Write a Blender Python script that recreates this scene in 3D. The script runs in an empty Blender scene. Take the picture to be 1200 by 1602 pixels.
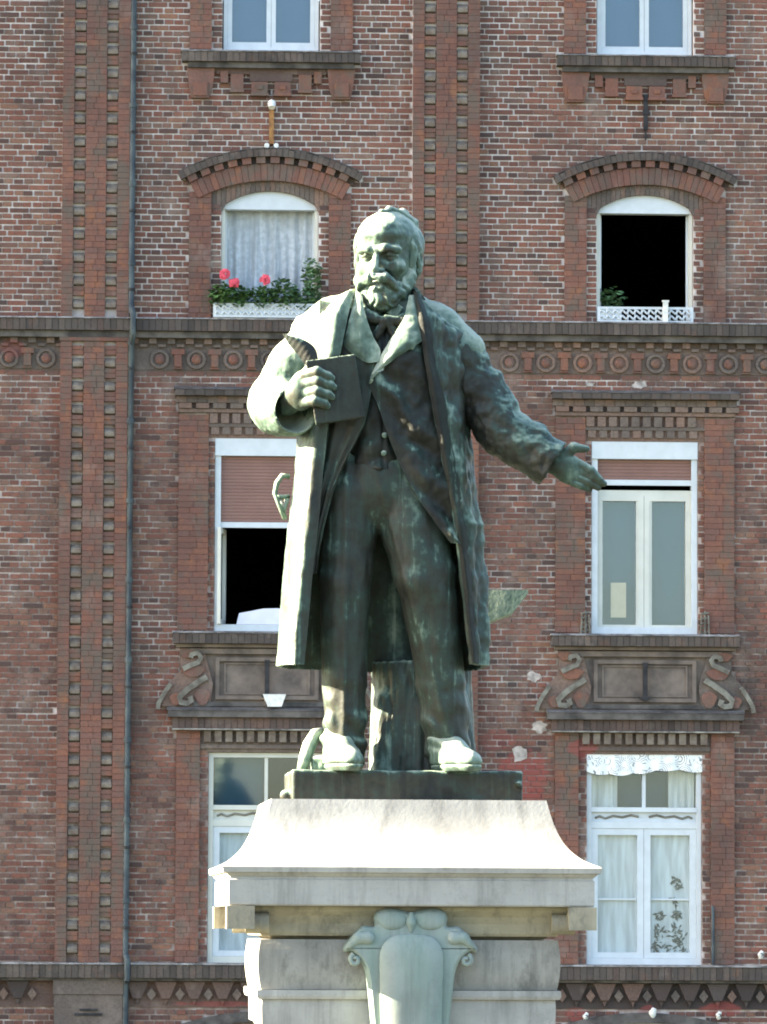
import bpy, math, random
import numpy as np
from mathutils import Vector, Matrix
R = math.radians
PI = math.pi
random.seed(11)
rng = np.random.default_rng(5)
S = bpy.context.scene
COL = S.collection

# ------------------------------------------------------------------ camera
cam_d = bpy.data.cameras.new('camera')
cam_d.sensor_fit = 'VERTICAL'; cam_d.sensor_height = 24.0; cam_d.sensor_width = 18.0
cam_d.lens = 24.0 * 8050 / 1602
cam_d.clip_start = 0.5; cam_d.clip_end = 1500
cam = bpy.data.objects.new('camera', cam_d); COL.objects.link(cam)
cam.matrix_world = (Matrix.Translation((0, 0, 1.65)) @ Matrix.Rotation(R(90 + 4.6), 4, 'X') @ Matrix.Rotation(R(0.28), 4, 'Z'))
S.camera = cam

# ------------------------------------------------------------------ sky, sun, exposure
SUN_EL, SUN_AZ = 22.5, 269.0          # degrees; 270 = straight from the left
w = bpy.data.worlds.new('World'); S.world = w; w.use_nodes = True
wn = w.node_tree.nodes; bg = wn['Background']
sk = wn.new('ShaderNodeTexSky'); sk.sky_type = 'NISHITA'; sk.sun_disc = False
sk.sun_elevation = R(SUN_EL); sk.sun_rotation = R(SUN_AZ); sk.dust_density = 1.6; sk.altitude = 50
bg.inputs[1].default_value = 0.05
w.node_tree.links.new(sk.outputs[0], bg.inputs[0])
sd = bpy.data.lights.new('sun', 'SUN'); sd.energy = 5.0; sd.angle = R(0.53); sd.color = (1.0, 0.88, 0.66)
sun = bpy.data.objects.new('sun', sd); COL.objects.link(sun)
to_sun = Vector((math.sin(R(SUN_AZ)) * math.cos(R(SUN_EL)), math.cos(R(SUN_AZ)) * math.cos(R(SUN_EL)), math.sin(R(SUN_EL))))
sun.rotation_euler = to_sun.to_track_quat('Z', 'Y').to_euler(); sun.location = (-30, 20, 40)
S.view_settings.view_transform = 'Standard'; S.view_settings.look = 'None'
S.view_settings.exposure = 3.85; S.view_settings.gamma = 1.0; S.view_settings.use_curve_mapping = False
try:
    S.cycles.max_bounces = 6; S.cycles.diffuse_bounces = 3; S.cycles.glossy_bounces = 3; S.cycles.transparent_max_bounces = 8
    S.cycles.use_denoising = True
    S.cycles.filter_width = 1.9
    S.cycles.caustics_reflective = False; S.cycles.caustics_refractive = False
except Exception:
    pass

# ------------------------------------------------------------------ node material helpers
class NT:
    def __init__(self, name):
        self.m = bpy.data.materials.new(name); self.m.use_nodes = True
        self.t = self.m.node_tree; self.n = self.t.nodes; self.l = self.t.links
        self.b = self.n['Principled BSDF']
        self.b.inputs['Specular IOR Level'].default_value = 0.3
    def node(self, typ, **kw):
        x = self.n.new(typ)
        for k, v in kw.items():
            setattr(x, k, v)
        return x
    def link(self, a, b): self.l.new(a, b)
    def coord(self, kind='Object', scale=(1, 1, 1)):
        c = self.node('ShaderNodeTexCoord'); mp = self.node('ShaderNodeMapping')
        mp.inputs['Scale'].default_value = scale
        self.link(c.outputs[kind], mp.inputs[0]); return mp.outputs[0]
    def world(self, scale=(1, 1, 1), loc=(0, 0, 0)):
        c = self.node('ShaderNodeNewGeometry'); mp = self.node('ShaderNodeMapping')
        mp.inputs['Scale'].default_value = scale; mp.inputs['Location'].default_value = loc
        self.link(c.outputs['Position'], mp.inputs[0]); return mp.outputs[0]
    def noise(self, vec, scale, detail=4, rough=0.55):
        x = self.node('ShaderNodeTexNoise'); x.inputs['Scale'].default_value = scale
        x.inputs['Detail'].default_value = detail; x.inputs['Roughness'].default_value = rough
        self.link(vec, x.inputs['Vector']); return x.outputs['Fac']
    def ramp(self, fac, stops, interp='LINEAR'):
        x = self.node('ShaderNodeValToRGB'); e = x.color_ramp.elements; x.color_ramp.interpolation = interp
        while len(e) < len(stops): e.new(0.5)
        for i, (p, c) in enumerate(stops):
            e[i].position = p; e[i].color = (c[0], c[1], c[2], 1) if not isinstance(c, (int, float)) else (c, c, c, 1)
        self.link(fac, x.inputs[0]); return x.outputs[0]
    def mix(self, fac, a, b, blend='MIX'):
        x = self.node('ShaderNodeMixRGB', blend_type=blend)
        for s, v in ((0, fac), (1, a), (2, b)):
            if hasattr(v, 'node'): self.link(v, x.inputs[s])
            elif isinstance(v, (int, float)): x.inputs[s].default_value = v if s == 0 else (v, v, v, 1)
            else: x.inputs[s].default_value = (v[0], v[1], v[2], 1)
        return x.outputs[0]
    def math(self, op, a, b=None, clamp=False):
        x = self.node('ShaderNodeMath', operation=op); x.use_clamp = clamp
        for s, v in ((0, a), (1, b)):
            if v is None: continue
            if hasattr(v, 'node'): self.link(v, x.inputs[s])
            else: x.inputs[s].default_value = v
        return x.outputs[0]
    def bump(self, h, strength=0.3, dist=0.02):
        x = self.node('ShaderNodeBump'); x.inputs['Strength'].default_value = strength; x.inputs['Distance'].default_value = dist
        self.link(h, x.inputs['Height']); self.link(x.outputs[0], self.b.inputs['Normal'])
    def out(self, col, rough=0.8, spec=None, metal=None):
        if hasattr(col, 'node'): self.link(col, self.b.inputs['Base Color'])
        else: self.b.inputs['Base Color'].default_value = (*col, 1)
        if hasattr(rough, 'node'): self.link(rough, self.b.inputs['Roughness'])
        else: self.b.inputs['Roughness'].default_value = rough
        if spec is not None: self.b.inputs['Specular IOR Level'].default_value = spec
        if metal is not None: self.b.inputs['Metallic'].default_value = metal
        return self.m

def mat_brick(name, stops, dirt=0.35, mottle=0.0):
    t = NT(name)
    g = t.node('ShaderNodeNewGeometry'); oi = t.node('ShaderNodeObjectInfo')
    r = t.math('FRACT', t.math('ADD', t.math('MULTIPLY', oi.outputs['Random'], 7.31), g.outputs['Random Per Island']))
    base = t.ramp(r, stops)
    p = t.world()
    big = t.noise(t.world((1, 1, 1.3)), 0.55, 3)
    base = t.mix(t.ramp(big, [(0.3, 0), (0.7, 1)]), t.mix(1.0, base, (0.74, 0.74, 0.78), 'MULTIPLY'), t.mix(1.0, base, (1.12, 1.04, 1.0), 'MULTIPLY'))
    fine = t.noise(p, 38, 4)
    soot = t.noise(t.world((1, 1, .35)), 1.5, 6, .7)
    base = t.mix(t.math('MULTIPLY', t.ramp(soot, [(.50, 0), (.68, 1)]), .55), base, (.075, .062, .056))
    base = t.mix(t.math('MULTIPLY', t.ramp(fine, [(0.35, 1), (0.6, 0)]), dirt), base, (0.06, 0.047, 0.043))
    eff = t.noise(t.world((1, 1, 0.8)), 2.3, 5, 0.65)
    base = t.mix(t.math('MULTIPLY', t.ramp(eff, [(0.56, 0), (0.72, 1)]), 0.4), base, (0.29, 0.235, 0.20))
    if mottle:
        mo_ = t.noise(t.world((1, 1, .6)), 3.4, 6, .72); mo2 = t.noise(t.world((1, 1, .8), (9, 3, 5)), 4.2, 5, .7)
        base = t.mix(t.math('MULTIPLY', t.ramp(mo_, [(.48, 0), (.62, 1)]), mottle), base, (.115, .10, .082))
        base = t.mix(t.math('MULTIPLY', t.ramp(mo2, [(.56, 0), (.68, 1)]), mottle * .8), base, (.27, .115, .06))
    red = paint_mask(t)
    base = t.mix(t.math('MULTIPLY', red, .75), base, (0.27, 0.065, 0.055))
    t.bump(fine, 0.5, 0.012)
    return t.out(base, 0.9, 0.15)

def paint_mask(t):
    # faded red paint daubed on the wall: ragged patches with a shape of their own (building coordinates)
    g = t.node('ShaderNodeNewGeometry')
    total = None
    for (u, z, ru, rz, a) in PAINT:
        y = math.tan(R(2.3)) * u + 60
        mp = t.node('ShaderNodeMapping'); mp.vector_type = 'POINT'
        mp.inputs['Location'].default_value = (-u / ru, -y / 3.0, -z / rz); mp.inputs['Scale'].default_value = (1 / ru, 1 / 3.0, 1 / rz)
        t.link(g.outputs['Position'], mp.inputs[0])
        ln = t.node('ShaderNodeVectorMath', operation='LENGTH'); t.link(mp.outputs[0], ln.inputs[0])
        d = t.math('ADD', ln.outputs['Value'], t.math('MULTIPLY', t.math('SUBTRACT', t.noise(t.world(), 5.5, 5, 0.7), 0.5), 1.6))
        m = t.math('MULTIPLY', t.ramp(d, [(0.75, 1), (1.05, 0)]), a)
        total = m if total is None else t.math('MAXIMUM', total, m)
    return total
PAINT = [(1.62, 3.35, .34, .42, .85), (2.33, 3.72, .20, .13, .75), (1.35, 3.82, .22, .14, .4), (-1.30, 4.58, .16, .22, .8),
         (2.28, .63, .17, .09, .8), (3.1, .66, .16, .08, .8), (3.95, .70, .25, .10, .8), (-1.9, .74, .5, .035, .7), (-4.35, 8.35, .17, .12, .5)]

BR = [(0.0, (.088, .060, .054)), (0.2, (.170, .080, .062)), (0.38, (.220, .098, .071)), (0.55, (.155, .100, .083)),
      (0.70, (.245, .105, .074)), (0.86, (.185, .120, .095)), (1.0, (.26, .135, .088))]
TR = [(0.0, (.165, .090, .072)), (0.3, (.215, .102, .075)), (0.6, (.18, .102, .084)), (0.85, (.24, .112, .075)), (1.0, (.19, .108, .088))]
M = {}
M['brick'] = mat_brick('brick', BR)
M['trim'] = mat_brick('rubbed_brick', TR, 0.3, .75)
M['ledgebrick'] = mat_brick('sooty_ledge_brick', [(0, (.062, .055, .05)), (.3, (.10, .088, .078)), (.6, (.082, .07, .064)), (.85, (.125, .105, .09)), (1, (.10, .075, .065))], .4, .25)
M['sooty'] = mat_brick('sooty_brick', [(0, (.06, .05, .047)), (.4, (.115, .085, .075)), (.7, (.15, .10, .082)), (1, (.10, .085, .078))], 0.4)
M['greybrick'] = mat_brick('grey_brick', [(0, (.13, .11, .095)), (.5, (.19, .155, .13)), (1, (.23, .15, .115))], 0.4)

def mat_mortar():
    t = NT('mortar')
    big = t.noise(t.world((1, 1, 1.2)), 0.62, 4); n2 = t.noise(t.world((1, 1, 1)), 7, 4)
    sp = t.node('ShaderNodeSeparateXYZ'); t.link(t.world(), sp.inputs[0])
    hi = t.ramp(t.math('DIVIDE', sp.outputs['Z'], 14.0), [(.50, 0), (.68, .16)])     # the upper storeys were repointed with paler lime
    f = t.math('ADD', t.math('ADD', t.math('MULTIPLY', big, 0.6), t.math('MULTIPLY', n2, 0.45)), hi)
    c = t.ramp(f, [(0.42, (.19, .13, .11)), (0.52, (.31, .235, .205)), (0.62, (.53, .46, .43)), (.72, (.66, .60, .57))])
    soot = t.noise(t.world((1, 1, .35)), 1.5, 6, .7)
    c = t.mix(t.math('MULTIPLY', t.ramp(soot, [(.52, 0), (.70, 1)]), .6), c, (.14, .115, .10))
    c = t.mix(t.math('MULTIPLY', paint_mask(t), .6), c, (.30, .09, .08))
    return t.out(c, 0.95, 0.1)
M['mortar'] = mat_mortar()

def mat_simple(name, col, rough=0.7, var=0.15, scale=6, spec=0.3, metal=0.0, dark=None, bump=0.0):
    t = NT(name); p = t.world()
    f = t.noise(p, scale, 5)
    d = dark if dark else tuple(c * (1 - 2 * var) for c in col)
    c = t.mix(t.ramp(f, [(0.35, 0), (0.65, 1)]), d, tuple(min(1, x * (1 + var * .4)) for x in col))
    if bump: t.bump(t.noise(p, scale * 5, 4), bump, 0.01)
    return t.out(c, rough, spec, metal)
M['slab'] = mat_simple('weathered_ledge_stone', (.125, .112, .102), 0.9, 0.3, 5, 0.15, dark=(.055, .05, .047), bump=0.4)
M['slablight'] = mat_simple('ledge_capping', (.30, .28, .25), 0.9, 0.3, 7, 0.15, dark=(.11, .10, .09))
M['blockstone'] = mat_simple('lichen_grey_stone', (.195, .165, .135), 0.9, 0.3, 9, 0.15, dark=(.125, .095, .076), bump=0.4)
M['panelstone'] = mat_simple('soot_stained_render', (.19, .15, .125), 0.9, 0.25, 4, 0.15, dark=(.10, .083, .074), bump=0.3)
M['terracotta'] = mat_simple('terracotta', (.25, .115, .075), 0.85, 0.25, 6, 0.2, dark=(.15, .085, .065), bump=0.3)
M['scroll'] = mat_simple('lichen_scroll_stone', (.20, .19, .16), 0.9, 0.3, 9, 0.15, dark=(.11, .098, .082))
M['iron'] = mat_simple('black_iron', (.03, .028, .03), 0.6, 0.3, 12)
M['rust'] = mat_simple('rusty_yellow_iron', (.33, .17, .055), 0.8, 0.3, 14, dark=(.14, .06, .03))
M['pipe'] = mat_simple('weathered_zinc', (.075, .092, .093), 0.6, 0.25, 5, 0.25, dark=(.035, .045, .055))
M['white'] = mat_simple('white_paint', (.56, .60, .63), 0.45, 0.04, 8, 0.4)
M['cream'] = mat_simple('cream_paint', (.58, .58, .52), 0.5, 0.05, 4, 0.4)
M['shutter'] = mat_simple('brown_red_slats', (.235, .128, .105), 0.6, 0.06, 3, 0.3)
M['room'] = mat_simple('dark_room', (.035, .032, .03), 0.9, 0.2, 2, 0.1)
M['roof'] = mat_simple('slate', (.07, .07, .075), 0.8, 0.2, 4)
M['porcelain'] = mat_simple('white_porcelain', (.75, .74, .70), 0.4, 0.1, 20, 0.5)
M['plaster'] = mat_simple('pale_repair_plaster', (.48, .42, .38), 0.95, 0.25, 14, 0.1)
M['paper'] = mat_simple('beige_paper', (.50, .40, .27), 0.9, 0.04, 10, 0.1)
M['linen'] = mat_simple('pale_lilac_linen', (.72, .72, .84), 0.9, 0.04, 6, 0.1)
M['leaf'] = mat_simple('leaf_green', (.085, .165, .045), 0.65, 0.4, 22, 0.3, dark=(.02, .06, .02))
M['leaf2'] = mat_simple('bush_leaf_green', (.11, .19, .075), 0.65, 0.4, 22, 0.3, dark=(.03, .085, .04))
M['petal'] = mat_simple('pink_red_petals', (.68, .09, .13), 0.7, 0.2, 30, 0.2)
M['pot'] = mat_simple('clay_pot', (.36, .15, .09), 0.85, 0.2, 12)
M['motif'] = mat_simple('grey_embroidery', (.16, .18, .17), 0.9, 0.3, 30, 0.1)

def mat_curtain(name, col, trans=0.25, fold=0.0):
    t = NT(name)
    f = t.noise(t.world((1, 1, .12)), 14, 3)
    g = t.noise(t.world((1, 1, 1)), 16, 3)
    c = t.mix(t.ramp(f, [(.38, 0), (.62, 1)]), tuple(x * .72 for x in col), col)
    if fold:
        c = t.mix(t.math('MULTIPLY', t.ramp(g, [(.42, 0), (.6, 1)]), fold), c, tuple(x * .6 for x in col))
    return t.out(c, 0.95, 0.1)
M['net'] = mat_curtain('white_net', (.62, .67, .69))
M['gingham'] = mat_curtain('grey_lace_curtain', (.52, .56, .60), fold=.55)
M['greycurtain'] = mat_simple('grey_blue_blind', (.026, .062, .092), .9, .04, 2, .1)
M['bluecurtain'] = mat_simple('dusty_blue_blind', (.040, .078, .135), .9, .04, 2, .1)
M['drape'] = mat_curtain('white_drape', (.62, .64, .62))

def mat_lace():
    t = NT('white_lace'); v = t.world((1, 1, 1))
    x = t.node('ShaderNodeTexVoronoi'); x.inputs['Scale'].default_value = 7.5; t.link(v, x.inputs['Vector'])
    wv = t.node('ShaderNodeMath', operation='SINE'); t.link(t.math('MULTIPLY', x.outputs['Distance'], 42), wv.inputs[0])
    m = t.math('MULTIPLY', t.ramp(wv.outputs[0], [(.3, 0), (.75, 1)]), t.ramp(t.noise(v, 9, 2), [(.45, 0), (.55, 1)]))
    return t.out(t.mix(m, (.80, .81, .80), (.22, .24, .24)), 0.95, 0.1)
M['lace'] = mat_lace()

def mat_glass(name, tint, refl):
    t = NT(name); o = t.n['Material Output']; t.n.remove(t.b)
    gl = t.node('ShaderNodeBsdfGlossy'); gl.inputs['Roughness'].default_value = 0.03; gl.inputs['Color'].default_value = (.82, .92, 1, 1)
    tr = t.node('ShaderNodeBsdfTransparent'); tr.inputs['Color'].default_value = (*tint, 1)
    g = t.node('ShaderNodeNewGeometry'); dt = t.node('ShaderNodeVectorMath', operation='DOT_PRODUCT')
    t.link(g.outputs['Normal'], dt.inputs[0]); t.link(g.outputs['Incoming'], dt.inputs[1])
    q = t.math('POWER', t.math('SUBTRACT', 1.0, t.math('ABSOLUTE', dt.outputs['Value']), True), 5.0)
    fr = t.math('ADD', refl, t.math('MULTIPLY', q, 1.0 - refl), True)
    mx = t.node('ShaderNodeMixShader'); t.link(fr, mx.inputs[0]); t.link(tr.outputs[0], mx.inputs[1]); t.link(gl.outputs[0], mx.inputs[2])
    t.link(mx.outputs[0], o.inputs['Surface']); return t.m
M['glass'] = mat_glass('window_glass', (.95, .97, .975), .055)

def mat_bronze(name, dark=1.0, green=0.0, rough=0.5):
    t = NT(name); p = t.coord('Object')
    st = t.noise(t.coord('Object', (1, 1, .16)), 9, 5, 0.6)
    bl = t.noise(p, 5.5, 5, 0.62); fn = t.noise(p, 34, 4, 0.6)
    g = t.node('ShaderNodeNewGeometry'); sp = t.node('ShaderNodeSeparateXYZ'); t.link(g.outputs['Normal'], sp.inputs[0])
    upf = t.ramp(sp.outputs['Z'], [(0.0, 0), (0.75, 1)])          # rain-washed verdigris settles on faces that look up
    pt = t.ramp(g.outputs['Pointiness'], [(0.46, 0), (0.58, 1)])
    f = t.math('ADD', t.math('MULTIPLY', st, .55), t.math('MULTIPLY', bl, .55))
    f = t.math('ADD', f, t.math('MULTIPLY', upf, .30)); f = t.math('ADD', f, t.math('MULTIPLY', pt, .10))
    f = t.math('ADD', f, t.math('MULTIPLY', t.math('SUBTRACT', fn, .5), .22)); f = t.math('ADD', f, green)
    run = t.noise(t.coord('Object', (1, 1, .05)), 26, 4, .7)
    f = t.math('ADD', f, t.math('MULTIPLY', t.ramp(run, [(.54, 0), (.70, 1)]), .13))
    c = t.ramp(f, [(0.46, tuple(dark * x for x in (.010, .0115, .010))), (0.58, tuple(dark * x for x in (.024, .026, .019))),
                   (0.70, tuple(dark * x for x in (.028, .046, .036))), (0.80, (.095, .142, .110)), (0.92, (.215, .265, .205)), (1.0, (.31, .345, .27))])
    t.bump(t.math('ADD', t.math('MULTIPLY', fn, .6), bl), 0.35, 0.012)
    return t.out(c, t.ramp(bl, [(.3, rough - .04), (.7, rough + .2)]), 0.3, 0.05)
M['bronze'] = mat_bronze('patinated_bronze', .9, -.02)
M['bronze_pale'] = mat_bronze('verdigris_bronze', 1.6, .15)
M['bronze_dark'] = mat_bronze('dark_bronze', .7, -.06)
M['bronze_shade'] = mat_bronze('shade_toned_bronze', .6, -.07, .65)  # dark tone holds the shade of the overcoat's right edge
M['bronze_head'] = mat_bronze('pale_head_bronze', 1.6, .125)
M['bronze_coat'] = mat_bronze('coat_bronze', 1.1, .055)
M['bronze_mid'] = mat_bronze('grey_green_bronze', 1.4, .085)
M['bronze_green'] = mat_bronze('green_bronze', .9, .005)

def mat_stone(name, col, stain, green=0.0, grime=.25):
    t = NT(name); p = t.coord('Object')
    a = t.noise(p, 3.2, 6, .6); b = t.noise(t.coord('Object', (1, 1, .25)), 7, 5, .6); c3 = t.noise(p, 60, 3)
    c = t.mix(t.ramp(a, [(.4, 0), (.68, 1)]), col, stain)
    c = t.mix(t.math('MULTIPLY', t.ramp(b, [(.55, 0), (.75, 1)]), .5), c, tuple(x * .55 for x in stain))
    c = t.mix(t.math('MULTIPLY', t.ramp(c3, [(.55, 0), (.7, 1)]), .25), c, tuple(x * .6 for x in col))
    run = t.noise(t.coord('Object', (1, 1, .07)), 13, 5, .7); blot = t.noise(t.coord('Object', (1, 1, .6), ), 5.5, 6, .75)
    c = t.mix(t.math('MULTIPLY', t.ramp(run, [(.52, 0), (.68, 1)]), .45), c, tuple(x * .42 for x in stain))
    c = t.mix(t.math('MULTIPLY', t.ramp(blot, [(.54, 0), (.66, 1)]), grime), c, (.075, .073, .064))
    if green: c = t.mix(t.math('MULTIPLY', t.ramp(b, [(.3, 0), (.6, 1)]), green), c, (.165, .25, .215))
    t.bump(t.math('ADD', c3, a), .10, .006)
    return t.out(c, .85, .2)
M['stone'] = mat_stone('pale_limestone', (.36, .35, .325), (.27, .262, .245))
M['stone_old'] = mat_stone('weathered_limestone', (.29, .28, .255), (.19, .182, .165), 0, .55)
M['stone_yellow'] = mat_stone('yellowed_limestone', (.33, .30, .22), (.20, .18, .14), 0, .5)
M['stone_green'] = mat_stone('copper_stained_stone', (.27, .295, .28), (.20, .22, .205), .55)
M['paving'] = mat_simple('asphalt_and_turf', (.075, .08, .06), .95, .2, .8, .1)

# ------------------------------------------------------------------ mesh helpers
def link_obj(name, me, parent=None, mat=None, **props):
    o = bpy.data.objects.new(name, me); COL.objects.link(o)
    if mat is not None: me.materials.append(M[mat] if isinstance(mat, str) else mat)
    if parent is not None: o.parent = parent
    for k, v in props.items(): o[k] = v
    return o
def empty(name, loc, rz=0, **props):
    o = bpy.data.objects.new(name, None); COL.objects.link(o); o.location = loc; o.rotation_euler = (0, 0, rz)
    o.empty_display_size = .2
    for k, v in props.items(): o[k] = v
    return o

def crs(P_, n):
    """Catmull-Rom resample of points (k,3) to n rows"""
    P_ = np.asarray(P_, np.float32); k = len(P_); q = np.concatenate([[2 * P_[0] - P_[1]], P_, [2 * P_[-1] - P_[-2]]])
    t = np.linspace(0, k - 1 - 1e-5, n); i = t.astype(int); f = (t - i)[:, None] if P_.ndim == 2 else (t - i)[:, None, None]
    a, b, c, d = q[i], q[i + 1], q[i + 2], q[i + 3]
    return .5 * (2 * b + (c - a) * f + (2 * a - 5 * b + 4 * c - d) * f ** 2 + (3 * b - a - 3 * c + d) * f ** 3)
class MB:
    """collects solids; coordinates are (u along the wall, d out of the wall, z)"""
    def __init__(s): s.v = []; s.f = []
    def raw(s, vs, fs):
        b = len(s.v); s.v += [tuple(map(float, x)) for x in vs]; s.f += [tuple(b + i for i in f) for f in fs]; return s
    def box(s, u0, u1, d0, d1, z0, z1, back=True):
        vs = [(u, -d, z) for d in (d1, d0) for z in (z0, z1) for u in (u0, u1)]
        fs = [(0, 1, 3, 2), (0, 2, 6, 4), (1, 5, 7, 3), (2, 3, 7, 6), (0, 4, 5, 1)]
        if back: fs.append((4, 6, 7, 5))
        return s.raw(vs, fs)
    def prism(s, poly, d0, d1, d1b=None):
        n = len(poly)
        a = sum(poly[i][0] * poly[(i + 1) % n][1] - poly[(i + 1) % n][0] * poly[i][1] for i in range(n))
        if a < 0: poly = poly[::-1]
        vs = [(u, -d1, z) for u, z in poly] + [(u, -d0, z) for u, z in poly]
        fs = [tuple(range(n)), tuple(range(2 * n - 1, n - 1, -1))] + [(i, n + i, n + (i + 1) % n, (i + 1) % n) for i in range(n)]
        return s.raw(vs, fs)
    def obox(s, cu, cz, wu, wz, ang, d0, d1):
        c, q = math.cos(ang), math.sin(ang)
        return s.prism([(cu + x * c - y * q, cz + x * q + y * c) for x, y in ((-wu / 2, -wz / 2), (wu / 2, -wz / 2), (wu / 2, wz / 2), (-wu / 2, wz / 2))], d0, d1)
    def wedge(s, u0, u1, z0, z1, d0, dbot, dtop):
        """box whose front slopes: proud dbot at z0, dtop at z1"""
        vs = [(u0, -dbot, z0), (u1, -dbot, z0), (u0, -dtop, z1), (u1, -dtop, z1), (u0, -d0, z0), (u1, -d0, z0), (u0, -d0, z1), (u1, -d0, z1)]
        return s.raw(vs, [(0, 1, 3, 2), (0, 2, 6, 4), (1, 5, 7, 3), (2, 3, 7, 6), (0, 4, 5, 1), (4, 6, 7, 5)])
    def frame(s, u0, u1, z0, z1, wd, d0, d1, wb=None):
        wb = wb or wd
        s.box(u0, u0 + wd, d0, d1, z0, z1); s.box(u1 - wd, u1, d0, d1, z0, z1)
        s.box(u0 + wd, u1 - wd, d0, d1, z0, z0 + wb); s.box(u0 + wd, u1 - wd, d0, d1, z1 - wd, z1); return s
    def tube(s, pts, rad, n=10, cap=True):
        pts = [np.array(p, float) for p in pts]; rads = rad if isinstance(rad, (list, tuple)) else [rad] * len(pts)
        rings = []; prev = None
        for i, p in enumerate(pts):
            t = pts[min(i + 1, len(pts) - 1)] - pts[max(i - 1, 0)]; t /= np.linalg.norm(t)
            a = prev if prev is not None else (np.array([0, 0, 1.]) if abs(t[2]) < .9 else np.array([1., 0, 0]))
            a = a - t * np.dot(a, t); a /= np.linalg.norm(a); prev = a; b = np.cross(t, a)
            rings.append([p + rads[i] * (a * math.cos(k * 2 * PI / n) + b * math.sin(k * 2 * PI / n)) for k in range(n)])
        vs = [x for r in rings for x in r]
        fs = [(i * n + k, i * n + (k + 1) % n, (i + 1) * n + (k + 1) % n, (i + 1) * n + k) for i in range(len(pts) - 1) for k in range(n)]
        if cap: fs += [tuple(range(n - 1, -1, -1)), tuple((len(pts) - 1) * n + k for k in range(n))]
        return s.raw(vs, fs)
    def mesh(s, name):
        me = bpy.data.meshes.new(name); me.from_pydata(s.v, [], s.f); me.update(); return me
    def build(s, name, mat, parent=None, smooth=None, **props):
        me = s.mesh(name); o = link_obj(name, me, parent, mat, **props)
        if smooth is not None:
            me.shade_smooth(); me.set_sharp_from_angle(angle=R(smooth))
        return o

# ------------------------------------------------------------------ the ground
mb = MB(); mb.raw([(-400, -200, 0), (400, -200, 0), (400, 600, 0), (-400, 600, 0)], [(0, 1, 2, 3)])
mb.build('ground', 'paving', kind='structure')

# ------------------------------------------------------------------ the brick apartment building
B = empty('apartment_building', (0, 60, 0), R(2.3), category='building',
          label='red brick apartment house, unseen left end added to shade its front, with stone ledges and tall white framed windows behind the statue')
AX = (-1.35, 3.065)                     # window axes of the two bays
PIL = ((-3.79, -3.0), (0.317, 1.108))   # the two pilasters
CO = 0.0682                             # one brick course
OPEN = []                               # (u0,u1,z0,z1)
for a in AX:
    OPEN += [(a - .675, a + .675, 1.21, 3.66), (a - .625, a + .625, 5.06, 7.33), (a - .57, a + .57, 8.72, 10.06),
             (a - .69, a + .69, 10.06, 10.30), (a - .575, a + .575, 11.92, 13.7), (a - .95, a + .95, .10, .47)]
# wall body: boxes between the openings; unseen left end lengthened to shade the front
zs = sorted({0.0, 14.2} | {z for o in OPEN for z in o[2:]})
mb = MB()
for z0, z1 in zip(zs[:-1], zs[1:]):
    zc = (z0 + z1) / 2; cuts = sorted((o[0], o[1]) for o in OPEN if o[2] < zc < o[3]); u = -24.0
    for c0, c1 in cuts:
        mb.box(u, c0, -.42, -.010, z0, z1); u = c1
    mb.box(u, 9.0, -.42, -.010, z0, z1)
wall = mb.build('wall', 'mortar', B)
mb = MB()
for z in (1.0, 4.75, 8.45, 11.6): mb.box(-8.6, 8.6, -9, -.43, z - .25, z)
for u in (-8.8, .85, 8.6): mb.box(u, u + .2, -9, -.43, 1.01, 14.1)
mb.box(-8.8, 8.8, -9.3, -9.01, 0, 14.1)
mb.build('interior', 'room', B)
mb = MB(); mb.box(-24, 9, -9.7, -9.31, 0, 14.2); mb.box(-24.3, -24.01, -9.7, -.02, 0, 14.2); mb.box(9.01, 9.3, -9.7, -.02, 0, 14.2)  # left end moved out with the lengthened, unseen wall
mb.build('outer_wall', 'mortar', B)
mb = MB(); mb.box(-24.4, 9.4, -.02, .35, 14.21, 14.5)  # roof follows the left length added for shade
mb.raw([(-24.4, -.35, 14.5), (9.4, -.35, 14.5), (9.4, 5, 17), (-24.4, 5, 17), (-24.4, 9.9, 14.5), (9.4, 9.9, 14.5)], [(0, 1, 2, 3), (3, 2, 5, 4), (0, 3, 4), (1, 5, 2), (0, 4, 5, 1)])
mb.build('roof', 'roof', B)

# where plain brick does not go
EXC = [list(o) for o in OPEN]
for p in PIL: EXC.append([p[0], p[1], 0, 15])
EXC += [[-9, 9, 8.12, 8.73], [-9, 9, .70, 1.21]]
TRIM = {0: (.70, .96, 11.92, 13.6), 1: (.69, .95, 8.73, 10.24), 2: (.70, 1.05, 5.08, 7.62), 3: (.775, 1.05, 1.22, 3.91)}
for a in AX:
    for (o0, o1, z0, z1) in TRIM.values():
        EXC += [[a - o1, a - o0, z0, z1], [a + o0, a + o1, z0, z1]]
    for hw, z0, z1 in ((1.105, 7.815, 7.93), (1.085, 7.735, 7.815), (1.065, 7.62, 7.735), (.70, 7.33, 7.62), (1.055, 11.755, 11.905), (.985, 11.69, 11.755),
                       (1.105, 4.915, 5.07), (1.065, 4.875, 4.915), (1.155, 4.06, 4.185), (1.105, 3.912, 4.06), (.78, 3.66, 3.912)):
        EXC.append([a - hw, a + hw, z0, z1])
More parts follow.
